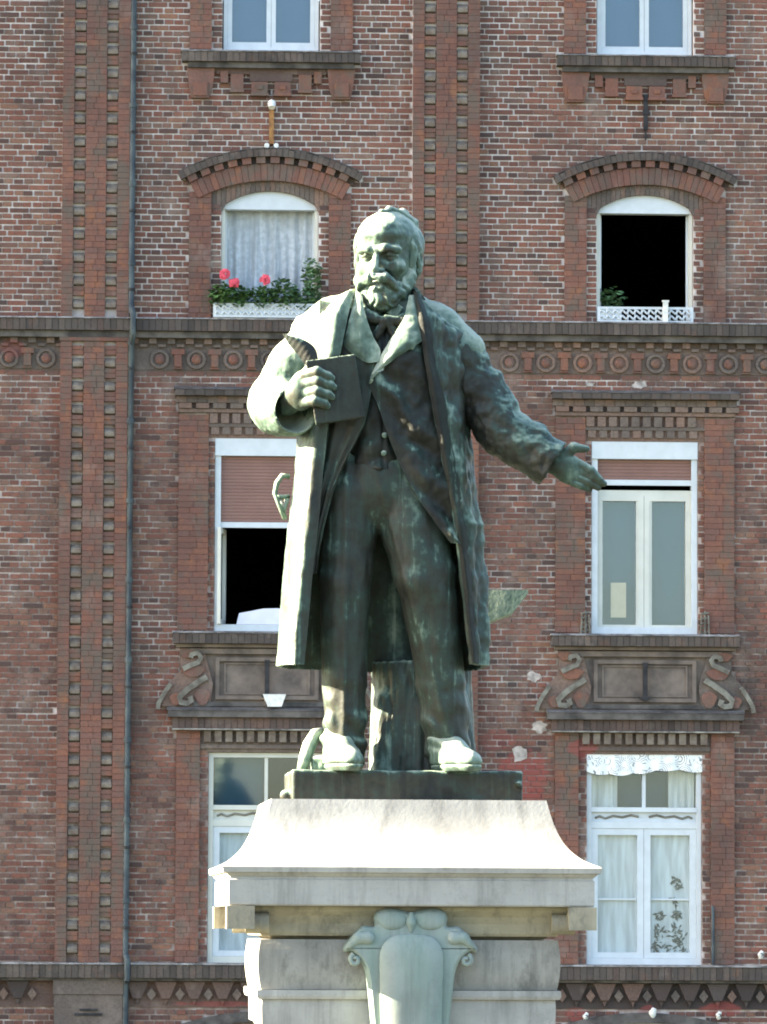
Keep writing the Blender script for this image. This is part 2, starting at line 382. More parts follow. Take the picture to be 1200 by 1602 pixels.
def exc_course(zc):
    ex = [(e[0], e[1]) for e in EXC if e[2] < zc < e[3]]
    for a in AX:
        if 10.2 < zc < 10.74:
            x = min(1.09, math.sqrt(max(0, 2.135 ** 2 - (zc - 8.60) ** 2)))
            if zc < 10.345: x = .955
            elif zc < 10.385: x = 1.0
            ex.append((a - x, a + x))
        if 4.185 < zc < 4.875:
            x = float(np.interp(zc, [4.185, 4.47, 4.62, 4.86], [1.23, 1.13, 1.01, 1.025])); ex.append((a - x, a + x))
        if .47 < zc < .68:
            x = math.sqrt(max(0, 3.2 ** 2 - (zc + 2.54) ** 2)); ex.append((a - min(x, 1.3), a + min(x, 1.3)))
    return ex
U0, U1 = -5.7, 5.7
full = []; mb = MB()
for i in range(int(13.6 / CO)):
    z0 = i * CO + .0075; z1 = z0 + CO - .0170; zc = (z0 + z1) / 2; ex = sorted(exc_course(zc))
    stretch = i % 2 == 0; pit = .2325 if stretch else .11625; u = U0 + (0 if stretch else .058) + random.uniform(-.012, .012) + (.11625 if i % 4 == 2 else 0)
    while u < U1:
        j = random.uniform(-.006, .006)
        segs = [(u + .0075 + j, u + pit - .0075 + j)]
        for e0, e1 in ex:
            ns = []
            for s0, s1 in segs:
                if e1 <= s0 or e0 >= s1: ns.append((s0, s1)); continue
                if e0 - s0 > .03: ns.append((s0, e0 - .004))
                if s1 - e1 > .03: ns.append((e1 + .004, s1))
            segs = ns
        for s0, s1 in segs:
            pr = random.uniform(-.003, .004); dz = random.uniform(-.003, .003)
            whole = stretch and abs((s1 - s0) - .2175) < .001
            hid = (-1.3 < s0 < 1.2 and zc < 8.9) or (-2.1 < s0 < 2.6 and zc < 3.3) or abs(s0) > 4.35 or zc < .56
            if whole and not hid: full.append((s0 + .10875, z0 + dz, pr, (s0 - .2) ** 2 + (zc - 1.65) ** 2))
            else: mb.box(s0, s1, -.012, .004 + pr, z0 + dz, z1 + dz, back=False)
        u += pit
full.sort(key=lambda x: x[3])
for (uc, z0, pr, _) in full[300:]:
    mb.box(uc - .10875, uc + .10875, -.012, .004 + pr, z0, z0 + CO - .0170, back=False)
mb.build('brickwork', 'brick', B, kind='stuff')
one = MB().box(-.10875, .10875, -.012, .004, 0, CO - .0170).mesh('brick'); one.materials.append(M['brick'])
for (uc, z0, pr, _) in full[:300]:
    o = bpy.data.objects.new('brick', one); COL.objects.link(o); o.parent = B; o.location = (uc, -pr, z0)

def strip(mb, u0, u1, z0, z1, d, split=True, joint=.0035):
    """courses of closely laid rubbed brick"""
    i = 0; z = z0
    while z < z1 - .02:
        t = min(z + CO - joint, z1)
        if split and u1 - u0 > .2:
            k = (.5 if i % 2 else .38) if i % 4 < 2 else .62
            c = u0 + (u1 - u0) * k
            mb.box(u0, c - joint / 2, -.011, d + random.uniform(-.002, .003), z, t, back=False)
            mb.box(c + joint / 2, u1, -.011, d + random.uniform(-.002, .003), z, t, back=False)
        else:
            mb.box(u0, u1, -.011, d + random.uniform(-.002, .003), z, t, back=False)
        z += CO; i += 1

def soldiers(u0, u1, d0, d1, z0, z1, pitch=.0755, joint=.005):
    mb = MB(); n = max(1, round((u1 - u0) / pitch)); p = (u1 - u0) / n
    mb.box(u0 + .003, u1 - .003, d0, d1 - .012, z0 + .003, z1 - .003)
    for i in range(n):
        e = random.uniform(-.003, .006)
        mb.box(u0 + i * p + joint / 2, u0 + (i + 1) * p - joint / 2, d1 - .0119, d1 + e, z0 + random.uniform(0, .004), z1 - .0005, back=False)
    return mb

# pilasters: outer strips, two recessed channels set with stone blocks, a middle strip
blk = MB(); bw, bh = .118, .112
blk.raw([(-bw / 2, -.115, .012), (bw / 2, -.115, .012), (bw / 2, -.118, bh - .055), (-bw / 2, -.118, bh - .055), (-bw / 2, -.066, bh), (bw / 2, -.066, bh),
         (-bw / 2, -.04, bh), (bw / 2, -.04, bh), (-bw / 2, -.04, 0), (bw / 2, -.04, 0), (-bw / 2, -.09, 0), (bw / 2, -.09, 0)],
        [(0, 1, 2, 3), (3, 2, 5, 4), (4, 5, 7, 6), (10, 11, 1, 0), (8, 9, 11, 10), (0, 3, 4, 6, 8, 10), (1, 11, 9, 7, 5, 2), (6, 7, 9, 8)])
blk_me = blk.mesh('stone_block'); blk_me.materials.append(M['blockstone'])
for (p0, p1) in PIL:
    core = MB().box(p0, p1, -.009, .045, 1.215, 8.45).box(p0, p1, -.009, .045, 8.725, 14.15)
    po = core.build('pilaster', 'mortar', B)
    mb = MB(); blocks = []
    for (z0, z1) in ((1.215, 8.44), (8.73, 13.9)):
        strip(mb, p0 + .002, p0 + .135, z0, z1, .12, False); strip(mb, p0 + .275, p0 + .515, z0, z1, .12); strip(mb, p0 + .65, p1 - .002, z0, z1, .12, False)
        z = z0 + .10
        while z < z1 - .25:
            blocks.append((p0 + .205, z)); blocks.append((p0 + .5825, z + random.uniform(-.004, .004)))
            for q in (p0 + .137, p0 + .517):
                mb.box(q, q + .131, -.009, .104 + random.uniform(-.006, .008), z + .150, z + .205, back=False)
                mb.box(q, q + .131, -.009, .108 + random.uniform(-.006, .006), z + .209, z + .258, back=False)
            z += CO * 4
    mb.box(p0 - .01, p1 + .01, -.008, .135, 8.445, 8.488)
    mb.build('brickwork', 'trim', po, kind='stuff')
    for (u, z) in blocks:
        o = bpy.data.objects.new('stone_block', blk_me); COL.objects.link(o); o.parent = po; o.location = (u, random.uniform(-.004, .006), z)

# ledges that run along the whole front, added left length included
def ledge(z0, z1, step, name='stone_ledge'):
    o = soldiers(U0, U1, -.008, .19, z0, z1 - .022).box(-24, U0 - .001, -.008, .19, z0, z1 - .022).box(U1 + .001, U1 + 3, -.008, .19, z0, z1 - .022).build(name, 'ledgebrick', B, kind='stuff')
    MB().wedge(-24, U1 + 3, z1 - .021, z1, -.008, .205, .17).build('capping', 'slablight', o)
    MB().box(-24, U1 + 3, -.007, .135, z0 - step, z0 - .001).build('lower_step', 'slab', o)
    joints = MB()
    return o
ledge(8.565, 8.725, .075); ledge(1.035, 1.212, .03)

# upper frieze: ringed rosettes, brick crosses and teeth under the ledge
ring_pts = [(math.cos(k * 2 * PI / 20), math.sin(k * 2 * PI / 20)) for k in range(20)]
ringm = MB(); vs = []
for rr, dd in ((.118, .005), (.112, .032), (.082, .036), (.070, .012)): vs += [(rr * c, -dd, rr * s) for c, s in ring_pts]
ringm.raw(vs, [(j * 20 + k, j * 20 + (k + 1) % 20, (j + 1) * 20 + (k + 1) % 20, (j + 1) * 20 + k) for j in range(3) for k in range(20)] + [tuple(60 + k for k in range(20))])
ring_me = ringm.mesh('rosette'); ring_me.materials.append(M['greybrick'])
bossm = MB(); vs = []
for rr, dd in ((.056, .012), (.056, .03), (.03, .045)): vs += [(rr * c, -dd, rr * s) for c, s in ring_pts]
bossm.raw(vs, [(j * 20 + k, j * 20 + (k + 1) % 20, (j + 1) * 20 + (k + 1) % 20, (j + 1) * 20 + k) for j in range(2) for k in range(20)] + [tuple(40 + k for k in range(20))])
boss_me = bossm.mesh('boss'); boss_me.materials.append(M['trim'])
cr = MB(); cr.box(-.075, .075, -.008, .05, .04, .105); cr.box(-.042, .042, -.008, .053, -.105, .036); cr.box(-.055, .055, -.008, .035, -.13, -.109)
cr_me = cr.mesh('brick_cross'); cr_me.materials.append(M['trim'])
bands = ((U0, PIL[0][0]), (PIL[0][1], PIL[1][0]), (PIL[1][1], U1))
frz = MB()
for b0, b1 in bands:
    frz.box(b0, b1, -.008, .012, 8.125, 8.488)
fo = frz.build('frieze', 'greybrick', B)
tt = MB()
for b0, b1 in bands:
    n = int((b1 - b0) / .43); u = b0 + ((b1 - b0) - n * .43) / 2 + .215 if b0 > -5 else b1 - .215 - .0
    k = 0
    us = [u + .43 * i for i in range(n)] if b0 > -5 else [b1 - .17 - .43 * i for i in range(int((b1 - b0) / .43))]
    for uu in us:
        for me, z in ((ring_me, 8.247),):
            o = bpy.data.objects.new('rosette', me); COL.objects.link(o); o.parent = fo; o.location = (uu, -.012, z)
        o = bpy.data.objects.new('boss', boss_me); COL.objects.link(o); o.parent = fo; o.location = (uu, -.012, 8.247)
        if uu + .215 < b1 - .05:
            o = bpy.data.objects.new('brick_cross', cr_me); COL.objects.link(o); o.parent = fo; o.location = (uu + .215, -.012, 8.262)
    u = b0 + .03
    while u < b1 - .09:
        tt.box(u, u + .088, .0121, .075, 8.425, 8.487); tt.box(u + .1075, u + .1955, .0121, .055, 8.388, 8.421)
        u += .215
tt.build('brick_teeth', 'greybrick', fo, kind='stuff')
MB().box(U0, U1, -.0095, -.002, 8.075, 8.124).build('plain_band', 'greybrick', B)

# lower frieze: sooty tapering corbels under the ledge
lf = MB()
for b0, b1 in bands: lf.box(b0, b1, -.008, .012, .70, 1.004)
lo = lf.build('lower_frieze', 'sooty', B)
cb = MB()
cb.prism([(-.13, .135), (.13, .135), (.045, -.06), (-.045, -.06)], .0121, .085)
cb.prism([(-.03, -.065), (.03, -.065), (0, -.135)], .0121, .05)
cb_me = cb.mesh('tapering_corbel'); cb_me.materials.append(M['sooty'])
db = MB().prism([(0, .075), (.055, 0), (0, -.075), (-.055, 0)], .0121, .05).mesh('diamond_stone'); db.materials.append(M['greybrick'])
for b0, b1 in bands:
    u = b0 + .17
    while u < b1 - .1:
        for nm, me, du, z in (('tapering_corbel', cb_me, 0, .86), ('diamond_stone', db, .165, .85)):
            if u + du < b1 - .06:
                o = bpy.data.objects.new(nm, me); COL.objects.link(o); o.parent = lo; o.location = (u + du, 0, z)
        u += .33
for (p0, p1) in PIL:
    po = MB().box(p0, p1, -.008, .12, 0, .84).box(p0 - .01, p1 + .01, -.008, .135, .845, 1.004).build('pilaster_foot', 'greybrick', B)
    MB().box(p0 + .24, p0 + .56, .121, .135, .60, .63).box(p0 + .30, p0 + .50, .121, .135, .655, .68).build('slot', 'iron', po)

def arc(cz, rad, a0, a1, n, cu):
    return [(cu + rad * math.sin(a0 + (a1 - a0) * i / n), cz + rad * math.cos(a0 + (a1 - a0) * i / n)) for i in range(n + 1)]
def pane(win, u0, u1, z0, z1, d=-.135, name='pane'):
    return MB().box(u0, u1, d - .006, d, z0, z1).build(name, 'glass', win)

# cellar arches at the foot of the front
for a in AX:
    po = MB()
    o1 = arc(-2.54, 3.2, -.405, .405, 16, a); i1 = arc(-2.54, 3.08, -.42, .42, 16, a)
    po.prism(o1 + i1[::-1], -.05, .09)
    ca = po.build('cellar_arch', 'slab', B)
    MB().box(a - .95, a + .95, -.3, -.25, .1, .47).build('cellar_pane', 'glass', ca)

win = {}
for bi, a in enumerate(AX):
    # ---- surrounds of rubbed brick beside every window
    for k, (o0, o1, z0, z1) in TRIM.items():
        mb = MB(); strip(mb, a - o1, a - o0, z0, z1, .036); strip(mb, a + o0, a + o1, z0, z1, .036)
        mb.build('window_surround', 'trim', B, kind='stuff')
    # ---- top storey window
    W_ = MB().frame(a - .56, a + .56, 11.925, 13.68, .045, -.20, -.10).build('window', 'white', B)
    for s in (-1, 1):
        u0, u1 = (a - .513, a - .07) if s < 0 else (a + .07, a + .513)
        MB().frame(a - .513 if s < 0 else a + .002, a - .002 if s < 0 else a + .513, 11.972, 13.63, .052, -.18, -.115, .06).build('sash', 'white', W_)
        pane(W_, u0 - .02, u1 + .02, 12.0, 13.6, -.145)
    sl = soldiers(a - 1.05, a + 1.05, -.008, .17, 11.755, 11.872).build('window_sill', 'ledgebrick', B, kind='stuff')
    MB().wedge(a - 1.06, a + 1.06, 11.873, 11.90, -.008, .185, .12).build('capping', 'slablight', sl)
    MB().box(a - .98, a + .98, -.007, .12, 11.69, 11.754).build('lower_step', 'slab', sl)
    for s in (-1, 1):
        c = MB(); c.prism([(a + s * .99, 11.689), (a + s * .66, 11.689), (a + s * .69, 11.45), (a + s * .73, 11.335), (a + s * .93, 11.335), (a + s * .96, 11.45)], -.007, .075)
        c.box(a + s * .83 - .085, a + s * .83 + .085, .0752, .095, 11.36, 11.52)
        c.build('corbel', 'trim', sl)
        MB().box(a + s * .55 - .045, a + s * .55 + .045, -.007, .06, 11.52, 11.66).build('small_corbel', 'trim', sl)
        MB().box(a + s * .40 - .075, a + s * .40 + .075, -.007, .07, 11.44, 11.62).box(a + s * .40 - .085, a + s * .40 + .085, -.007, .085, 11.405, 11.438).build('small_corbel', 'trim', sl)
        MB().box(a + s * .135 - .095, a + s * .135 + .095, -.007, .08, 11.40, 11.53).box(a + s * .135 - .105, a + s * .135 + .105, -.007, .095, 11.365, 11.398).box(a + s * .135 - .035, a + s * .135 + .035, .0801, .095, 11.44, 11.49).build('small_corbel', 'trim', sl)
    MB().box(a - .645, a + .645, -.007, .045, 11.625, 11.689).box(a - .25, a + .25, -.007, .052, 11.54, 11.624).build('brick_course', 'sooty', sl)

    # ---- arched window: hood, teeth, ring of arch bricks, recessed infill
    ah = MB(); ah.prism(arc(8.60, 2.122, -.534, .534, 24, a) + arc(8.60, 2.048, -.534, .534, 24, a)[::-1], -.008, .11)
    for k in range(32):
        t0 = -.535 + k * 1.07 / 32 + .001; t1 = -.535 + (k + 1) * 1.07 / 32 - .001
        ah.prism(arc(8.60, 2.13 + random.uniform(-.006, .006), t0, t1, 1, a) + arc(8.60, 2.045, t0, t1, 1, a)[::-1], .1101, .125 + random.uniform(-.004, .006))
    ao = ah.build('arch_hood', 'ledgebrick', B, kind='stuff')
    MB().prism(arc(8.60, 2.150, -.53, .53, 24, a) + arc(8.60, 2.137, -.53, .53, 24, a)[::-1], -.008, .10).build('capping', 'ledgebrick', ao)
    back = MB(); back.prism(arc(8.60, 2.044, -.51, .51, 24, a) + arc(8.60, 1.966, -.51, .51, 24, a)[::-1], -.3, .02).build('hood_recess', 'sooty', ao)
    n = 12
    th = MB()
    for i in range(n):
        t0 = -.50 + (i + .0) * 1.0 / n; 
        th.prism(arc(8.60, 2.043, t0, t0 + .053, 2, a) + arc(8.60, 1.968, t0, t0 + .053, 2, a)[::-1], .0201, .10)
    th.build('brick_teeth', 'trim', ao, kind='stuff')
    n = 25
    for i in range(n):
        t0 = -.50 + i * 1.0 / n + .0012; t1 = -.50 + (i + 1) / n - .0012
        MB().prism(arc(8.60, 1.964, t0, t1, 1, a) + arc(8.60, 1.765, t0, t1, 1, a)[::-1], -.008, .062 + random.uniform(-.002, .004)).build('arch_brick', 'trim', ao)
    n = 24; cz = 10.25 - .935
    for i in range(n):
        q0 = -.69 + i * 1.38 / n + .002; q1 = -.69 + (i + 1) * 1.38 / n - .002
        f = lambda q: max(10.05, cz + math.sqrt(max(0, .935 ** 2 - q * q))) if abs(q) < .567 else 10.0
        g = lambda q: 8.60 + math.sqrt(1.764 ** 2 - q * q)
        MB().prism([(a + q0, f(q0)), (a + q1, f(q1)), (a + q1, g(q1)), (a + q0, g(q0))], -.30, -.002 + random.uniform(-.002, .003)).build('inner_arch_brick', 'greybrick', ao)
    W_ = MB(); W_.box(a - .565, a - .525, -.20, -.07, 8.73, 10.035); W_.box(a + .525, a + .565, -.20, -.07, 8.73, 10.035); W_.box(a - .525, a + .525, -.20, -.07, 8.73, 8.77)
    W_ = W_.build('window', 'cream', B)
    MB().prism([(a - .568, 10.036)] + [(a + q, cz + math.sqrt(.94 ** 2 - q * q) + .0) for q in np.linspace(-.568, .568, 17)] + [(a + .568, 10.036)], -.20, -.055).build('roller_box', 'white', W_)
    win['arch', bi] = W_
    # ---- first floor window
    hd = soldiers(a - 1.10, a + 1.10, -.008, .16, 7.815, 7.885, .115).build('lintel_hood', 'ledgebrick', B, kind='stuff')
    MB().wedge(a - 1.11, a + 1.11, 7.886, 7.925, -.008, .17, .09).build('capping', 'slab', hd)
    soldiers(a - 1.08, a + 1.08, -.008, .07, 7.735, 7.814, .12).build('brick_course', 'greybrick', hd, kind='stuff')
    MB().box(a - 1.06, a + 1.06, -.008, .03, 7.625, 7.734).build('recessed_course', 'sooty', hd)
    t1 = MB(); u = a - 1.05
    while u < a + 1.0:
        t1.box(u, u + .15, .0301, .085, 7.672, 7.732); u += .2
    t1.box(a - 1.06, a + 1.06, .0301, .055, 7.625, 7.668)
    u = a - .69
    t1.box(a - .70, a + .70, -.30, .0, 7.333, 7.622)
    while u < a + .62:
        t1.box(u, u + .092, .0001, .05, 7.50, 7.615); t1.box(u + .02, u + .11, .0001, .03, 7.37, 7.455); u += .1325
    t1.box(a - .70, a + .70, .0001, .036, 7.458, 7.497)
    t1.build('brick_teeth', 'greybrick', hd, kind='stuff')
    W_ = MB(); W_.box(a - .62, a - .552, -.22, -.03, 5.066, 7.125); W_.box(a + .552, a + .62, -.22, -.03, 5.066, 7.125); W_.box(a - .552, a + .552, -.22, -.03, 5.066, 5.15)
    W_ = W_.build('window', 'white', B); win['first', bi] = W_
    MB().box(a - .622, a + .622, -.25, -.005, 7.126, 7.328).build('roller_box', 'white', W_)
    low = 6.35 if bi == 0 else 6.885
    n = int(round((7.124 - low) / .039)); pitch = (7.124 - low) / n
    sl_me = MB(); sl_me.raw([(-.55, .0, 0), (.55, .0, 0), (.55, -.004, pitch * .3), (-.55, -.004, pitch * .3), (.55, -.004, pitch * .72), (-.55, -.004, pitch * .72), (.55, 0, pitch - .002), (-.55, 0, pitch - .002)],
              [(0, 1, 2, 3), (3, 2, 4, 5), (5, 4, 6, 7), (7, 6, 1, 0)])
    sl_me = sl_me.mesh('shutter_slat'); sl_me.materials.append(M['shutter'])
    for i in range(n):
        o = bpy.data.objects.new('shutter_slat', sl_me); COL.objects.link(o); o.parent = W_; o.location = (a, .075, low + i * pitch)
    MB().box(a - .551, a + .551, -.10, -.055, low - .065, low - .001).build('shutter_bar', 'white', W_)
    sl = soldiers(a - 1.10, a + 1.10, -.008, .18, 4.915, 5.035).build('window_sill', 'ledgebrick', B, kind='stuff')
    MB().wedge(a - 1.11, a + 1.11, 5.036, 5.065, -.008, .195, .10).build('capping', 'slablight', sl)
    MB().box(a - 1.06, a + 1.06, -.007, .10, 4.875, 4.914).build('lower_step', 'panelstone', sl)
    # ---- apron: stone panel between two scrolls, on a dark hood
    pn = MB().box(a - 1.02, a + 1.02, -.008, .012, 4.182, 4.874).build('apron_panel', 'panelstone', B)
    MB().frame(a - .60, a + .60, 4.27, 4.76, .045, .0121, .055).build('panel_moulding', 'panelstone', pn)
    MB().box(a - .90, a + .90, .0121, .07, 4.80, 4.86).build('panel_cornice', 'panelstone', pn)
    MB().frame(a - .50, a + .50, 4.33, 4.70, .02, .0121, .03).build('inner_moulding', 'panelstone', pn)
    MB().box(a - .86, a + .86, .0121, .06, 4.19, 4.24).build('panel_plinth', 'slab', pn)
    for s in (-1, 1):
        P2 = lambda q: [(a + s * x, z) for x, z in q]
        sc = MB().prism(P2([(.66, 4.185), (.63, 4.45), (.74, 4.86), (1.02, 4.86), (1.00, 4.62), (1.13, 4.47), (1.23, 4.185)]), -.007, .05).build('scroll_plate', 'greybrick', pn)
        c1 = [(.98, 4.62), (.90, 4.66), (.80, 4.70), (.77, 4.76), (.81, 4.81), (.88, 4.79), (.89, 4.75)]
        c2 = [(.70, 4.53), (.80, 4.47), (.93, 4.38), (1.02, 4.29), (1.0, 4.23), (.93, 4.22), (.88, 4.25), (.90, 4.30)]
        c3 = [(1.12, 4.45), (1.2, 4.33), (1.26, 4.22), (1.27, 4.15)]
        for c_, w_ in ((c1, .058), (c2, .066), (c3, .05)):
            rb = MB()
            pts = c_
            L = []; Rr = []
            for i, (x, z) in enumerate(pts):
                x2, z2 = pts[min(i + 1, len(pts) - 1)]; x1, z1_ = pts[max(i - 1, 0)]
                tx, tz = x2 - x1, z2 - z1_; l = math.hypot(tx, tz); nx, nz = -tz / l * w_ / 2, tx / l * w_ / 2
                L.append((x + nx, z + nz)); Rr.append((x - nx, z - nz))
            for i in range(len(pts) - 1):
                rb.prism(P2([L[i], L[i + 1], Rr[i + 1], Rr[i]]), .0501, .095)
            rb.build('scroll_ribbon', 'scroll', sc)
        for bx_, bz_, ra_, rb_ in ((.86, 4.60, .13, .07), (.75, 4.30, .085, .10), (1.06, 4.27, .07, .07), (.93, 4.80, .09, .05)):
            poly = [(bx_ + ra_ * math.cos(q) * (1 + .18 * math.sin(3 * q)), bz_ + rb_ * math.sin(q)) for q in np.linspace(0, 2 * PI, 17)[:-1]]
            MB().prism(P2(poly), .0502, .078).build('scroll_leaf', 'trim', sc)
    an = MB(); an.box(a - .028, a + .028, .056, .085, 4.28, 4.73); an.box(a - .06, a + .06, .056, .08, 4.30, 4.33)
    an.build('wall_anchor', 'iron', B)
    h3 = MB().box(a - 1.15, a + 1.15, -.008, .17, 4.06, 4.135).build('lintel_hood', 'slab', B)
    MB().wedge(a - 1.16, a + 1.16, 4.136, 4.18, -.008, .18, .08).build('capping', 'slab', h3)
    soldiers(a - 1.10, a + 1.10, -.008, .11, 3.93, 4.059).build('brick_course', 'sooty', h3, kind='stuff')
    MB().box(a - 1.10, a + 1.10, -.008, .125, 3.912, 3.929).build('thin_fillet', 'slablight', h3)
    MB().box(a - .773, a + .773, -.30, .0, 3.662, 3.911).build('lintel', 'greybrick', h3)
    dm = MB().box(-.04, .04, .0001, .07, 3.775, 3.905).mesh('dentil'); dm.materials.append(M['blockstone'])
    for i in range(12):
        o = bpy.data.objects.new('dentil', dm); COL.objects.link(o); o.parent = h3; o.location = (a - .69 + i * 1.38 / 11, 0, 0)
    MB().box(a - .77, a + .77, .0001, .03, 3.70, 3.745).build('lintel_fillet', 'greybrick', h3)
    # ---- ground floor window
    W_ = MB(); W_.frame(a - .67, a + .67, 1.215, 3.655, .055, -.22, -.06, .075)
    W_.box(a - .615, a + .615, -.20, -.075, 2.80, 2.88); W_.box(a - .615, a + .615, -.20, -.055, 2.99, 3.045); W_.box(a - .615, a + .615, -.20, -.10, 2.881, 2.989)
    W_.box(a - .02, a + .02, -.19, -.08, 3.046, 3.60)
    W_ = W_.build('window', 'white' if bi else 'cream', B); win['ground', bi] = W_
    cv = MB()
    for s in (-1, 1):
        c_ = [(.06, 2.935), (.15, 2.955), (.25, 2.93), (.36, 2.945), (.45, 2.915), (.52, 2.94), (.57, 2.92)]
        cv.tube([(a + s * x, .095, z) for x, z in c_], .014, 6)
    cv.build('carved_garland', 'scroll', W_, smooth=50)
    for s in (-1, 1):
        e0, e1 = (a - .613, a - .002) if s < 0 else (a + .002, a + .613)
        MB().frame(e0, e1, 1.292, 2.798, .075, -.19, -.085, .065).build('sash', 'white', W_)
        MB().box(e0 + .076, e1 - .076, -.165, -.12, 1.965, 1.985).build('glazing_bar', 'white', W_)
        pane(W_, e0 + .06, e1 - .06, 1.34, 2.74, -.142)
        pane(W_, a - .614 if s < 0 else a + .021, a - .021 if s < 0 else a + .614, 3.046, 3.60, -.142)

# details that belong to single windows
a = AX[1]; W_ = win['first', 1]
MB().box(a - .551, a + .551, -.19, -.10, 6.70, 6.765).build('transom', 'cream', W_)
for s in (-1, 1):
    e0, e1 = (a - .551, a - .002) if s < 0 else (a + .002, a + .551)
    MB().frame(e0, e1, 5.151, 6.699, .062, -.19, -.09, .03).build('sash', 'cream', W_)
    MB().box(e0 + .062 if s > 0 else e1 - .09, e0 + .09 if s > 0 else e1 - .062, -.185, -.10, 5.182, 6.637).build('meeting_stile', 'cream', W_)
    pane(W_, e0 + .05, e1 - .05, 5.17, 6.65, -.145)
for s in (-1, 1):                        # small lichen-white lattice consoles at the sill ends
    mb = MB(); c = a + s * .70
    for k in range(5): mb.tube([(c - .05, -.06 - .01 * k, 5.08 + k * .055), (c + .05, -.05, 5.10 + k * .055)], .011, 6)
    for q in (-.05, 0, .05): mb.tube([(c + q, -.07, 5.066), (c + q * .8, -.07, 5.34 - abs(q))], .011, 6)
    mb.build('lattice_console', 'scroll', B, smooth=50)
a = AX[0]; W_ = win['first', 0]
o = MB().frame(-.50, 0, 5.152, 6.28, .06, -.02, .02).build('open_sash', 'cream', W_)
for v in o.data.vertices: v.co.x += .25
o.location = (a - .535, .18, 0); o.rotation_euler = (0, 0, R(82))
for i, (bx, s) in enumerate(((AX[0], -1), (AX[1], 1))):
    for s in (-1, 1):
        W_ = win['arch', i]
        o = MB().frame(0, .50, 8.775, 10.03, .05, -.02, .02).build('open_sash', 'white', W_)
        o.location = (bx + s * .52, .19, 0); o.rotation_euler = (0, 0, R(84 if s > 0 else 97))

# ------------------------------------------------------------------ things on and in the front (wall coordinates -> world)
CY, SY = math.cos(R(2.3)), math.sin(R(2.3))
def wl(u, d, z): return (u * CY + d * SY, 60 + u * SY - d * CY, z)
class At:
    """a thing fixed to the front: an Empty at (u,d,z); parts are given in wall coordinates"""
    def __init__(s, name, u, d, z, label, cat, group=None):
        s.o = (u, d, z); s.e = empty(name, wl(u, d, z), R(2.3), label=label, category=cat)
        if group: s.e['group'] = group
    def part(s, mb, name, mat, parent=None, smooth=None, **k):
        u, d, z = s.o; mb.v = [(x - u, y + d, q - z) for x, y, q in mb.v]
        return mb.build(name, mat, parent or s.e, smooth, **k)

def cloth(u0, u1, z0, z1, d, amp, folds, nu=60, nz=8, seed=0, wave_bottom=None):
    """a hanging cloth with folds; a closed thin solid"""
    r = np.random.default_rng(seed); ph = r.uniform(0, 6, 4); mb = MB(); top = []; 
    for side in (0, 1):
        for j in range(nz + 1):
            for i in range(nu + 1):
                s = i / nu; t = j / nz
                zz = z1 + (z0 - z1) * t
                if wave_bottom: zz = z1 + (z0 + wave_bottom(s) - z1) * t
                dd = d + amp * (math.sin(folds * 2 * PI * s + ph[0]) * .6 + math.sin(folds * 3.7 * s + ph[1]) * .4) * (.35 + .65 * t) - side * .006
                top.append((u0 + (u1 - u0) * s, -dd, zz))
    n = (nu + 1) * (nz + 1); f = []
    for j in range(nz):
        for i in range(nu):
            q = j * (nu + 1) + i
            f.append((q, q + nu + 1, q + nu + 2, q + 1)); f.append((n + q, n + q + 1, n + q + nu + 2, n + q + nu + 1))
    for i in range(nu):
        for q in (i, nz * (nu + 1) + i):
            f.append((q, q + 1, n + q + 1, n + q))
    for j in range(nz):
        for q in (j * (nu + 1), j * (nu + 1) + nu):
            f.append((q, q + nu + 1, n + q + nu + 1, n + q))
    mb.raw(top, f); return mb

# drainpipe
pts = [(-2.965, .10, 0.0), (-2.965, .10, .98), (-2.945, .25, 1.02), (-2.945, .25, 1.24), (-2.97, .10, 1.32), (-2.965, .10, 8.40), (-2.945, .25, 8.52), (-2.945, .25, 8.76), (-2.97, .10, 8.86), (-2.968, .10, 14.0)]
T = At('drainpipe', -2.965, .10, 0, 'long grey zinc drainpipe running down the front beside the left pilaster', 'drainpipe')
T.part(MB().tube([(u, -d, z) for u, d, z in pts], .036, 12), 'pipe', 'pipe', smooth=50)
z = 1.6
while z < 13.5:
    if not 8.3 < z < 8.9:
        T.part(MB().tube([(-2.967, -.10, z), (-2.967, -.10, z + .03)], .046, 12).box(-2.98, -2.955, 0, .06, z, z + .03), 'pipe_bracket', 'iron', smooth=40)
        T.part(MB().tube([(-2.967, -.10, z + .3), (-2.967, -.10, z + .36)], .047, 12), 'pipe_collar', 'pipe', smooth=40)
    z += .93

# rusty holder over the left arched window, iron strap over the right one
T = At('iron_bracket', -1.34, .0, 10.76, 'rusty yellow upright iron bracket with white porcelain knobs above the flowered window', 'bracket')
T.part(MB().box(-1.368, -1.312, .0, .05, 10.80, 11.24), 'bar', 'rust')
T.part(MB().tube([(-1.34, -.02, 11.25), (-1.34, -.09, 11.27), (-1.34, -.12, 11.22)], [.035, .05, .04], 12), 'top_knob', 'porcelain', smooth=50)
for s in (-1, 1): T.part(MB().tube([(-1.34 + s * .055, -.01, 10.78), (-1.34 + s * .055, -.07, 10.78)], .03, 10), 'knob', 'porcelain', smooth=50)
T = At('iron_strap', 3.07, .0, 10.98, 'black iron wall strap below the top right window sill', 'wall strap')
T.part(MB().box(3.045, 3.095, .006, .05, 11.02, 11.44).box(3.06, 3.08, .006, .03, 10.9, 11.02).box(3.03, 3.11, .0501, .06, 11.20, 11.25), 'strap', 'iron')
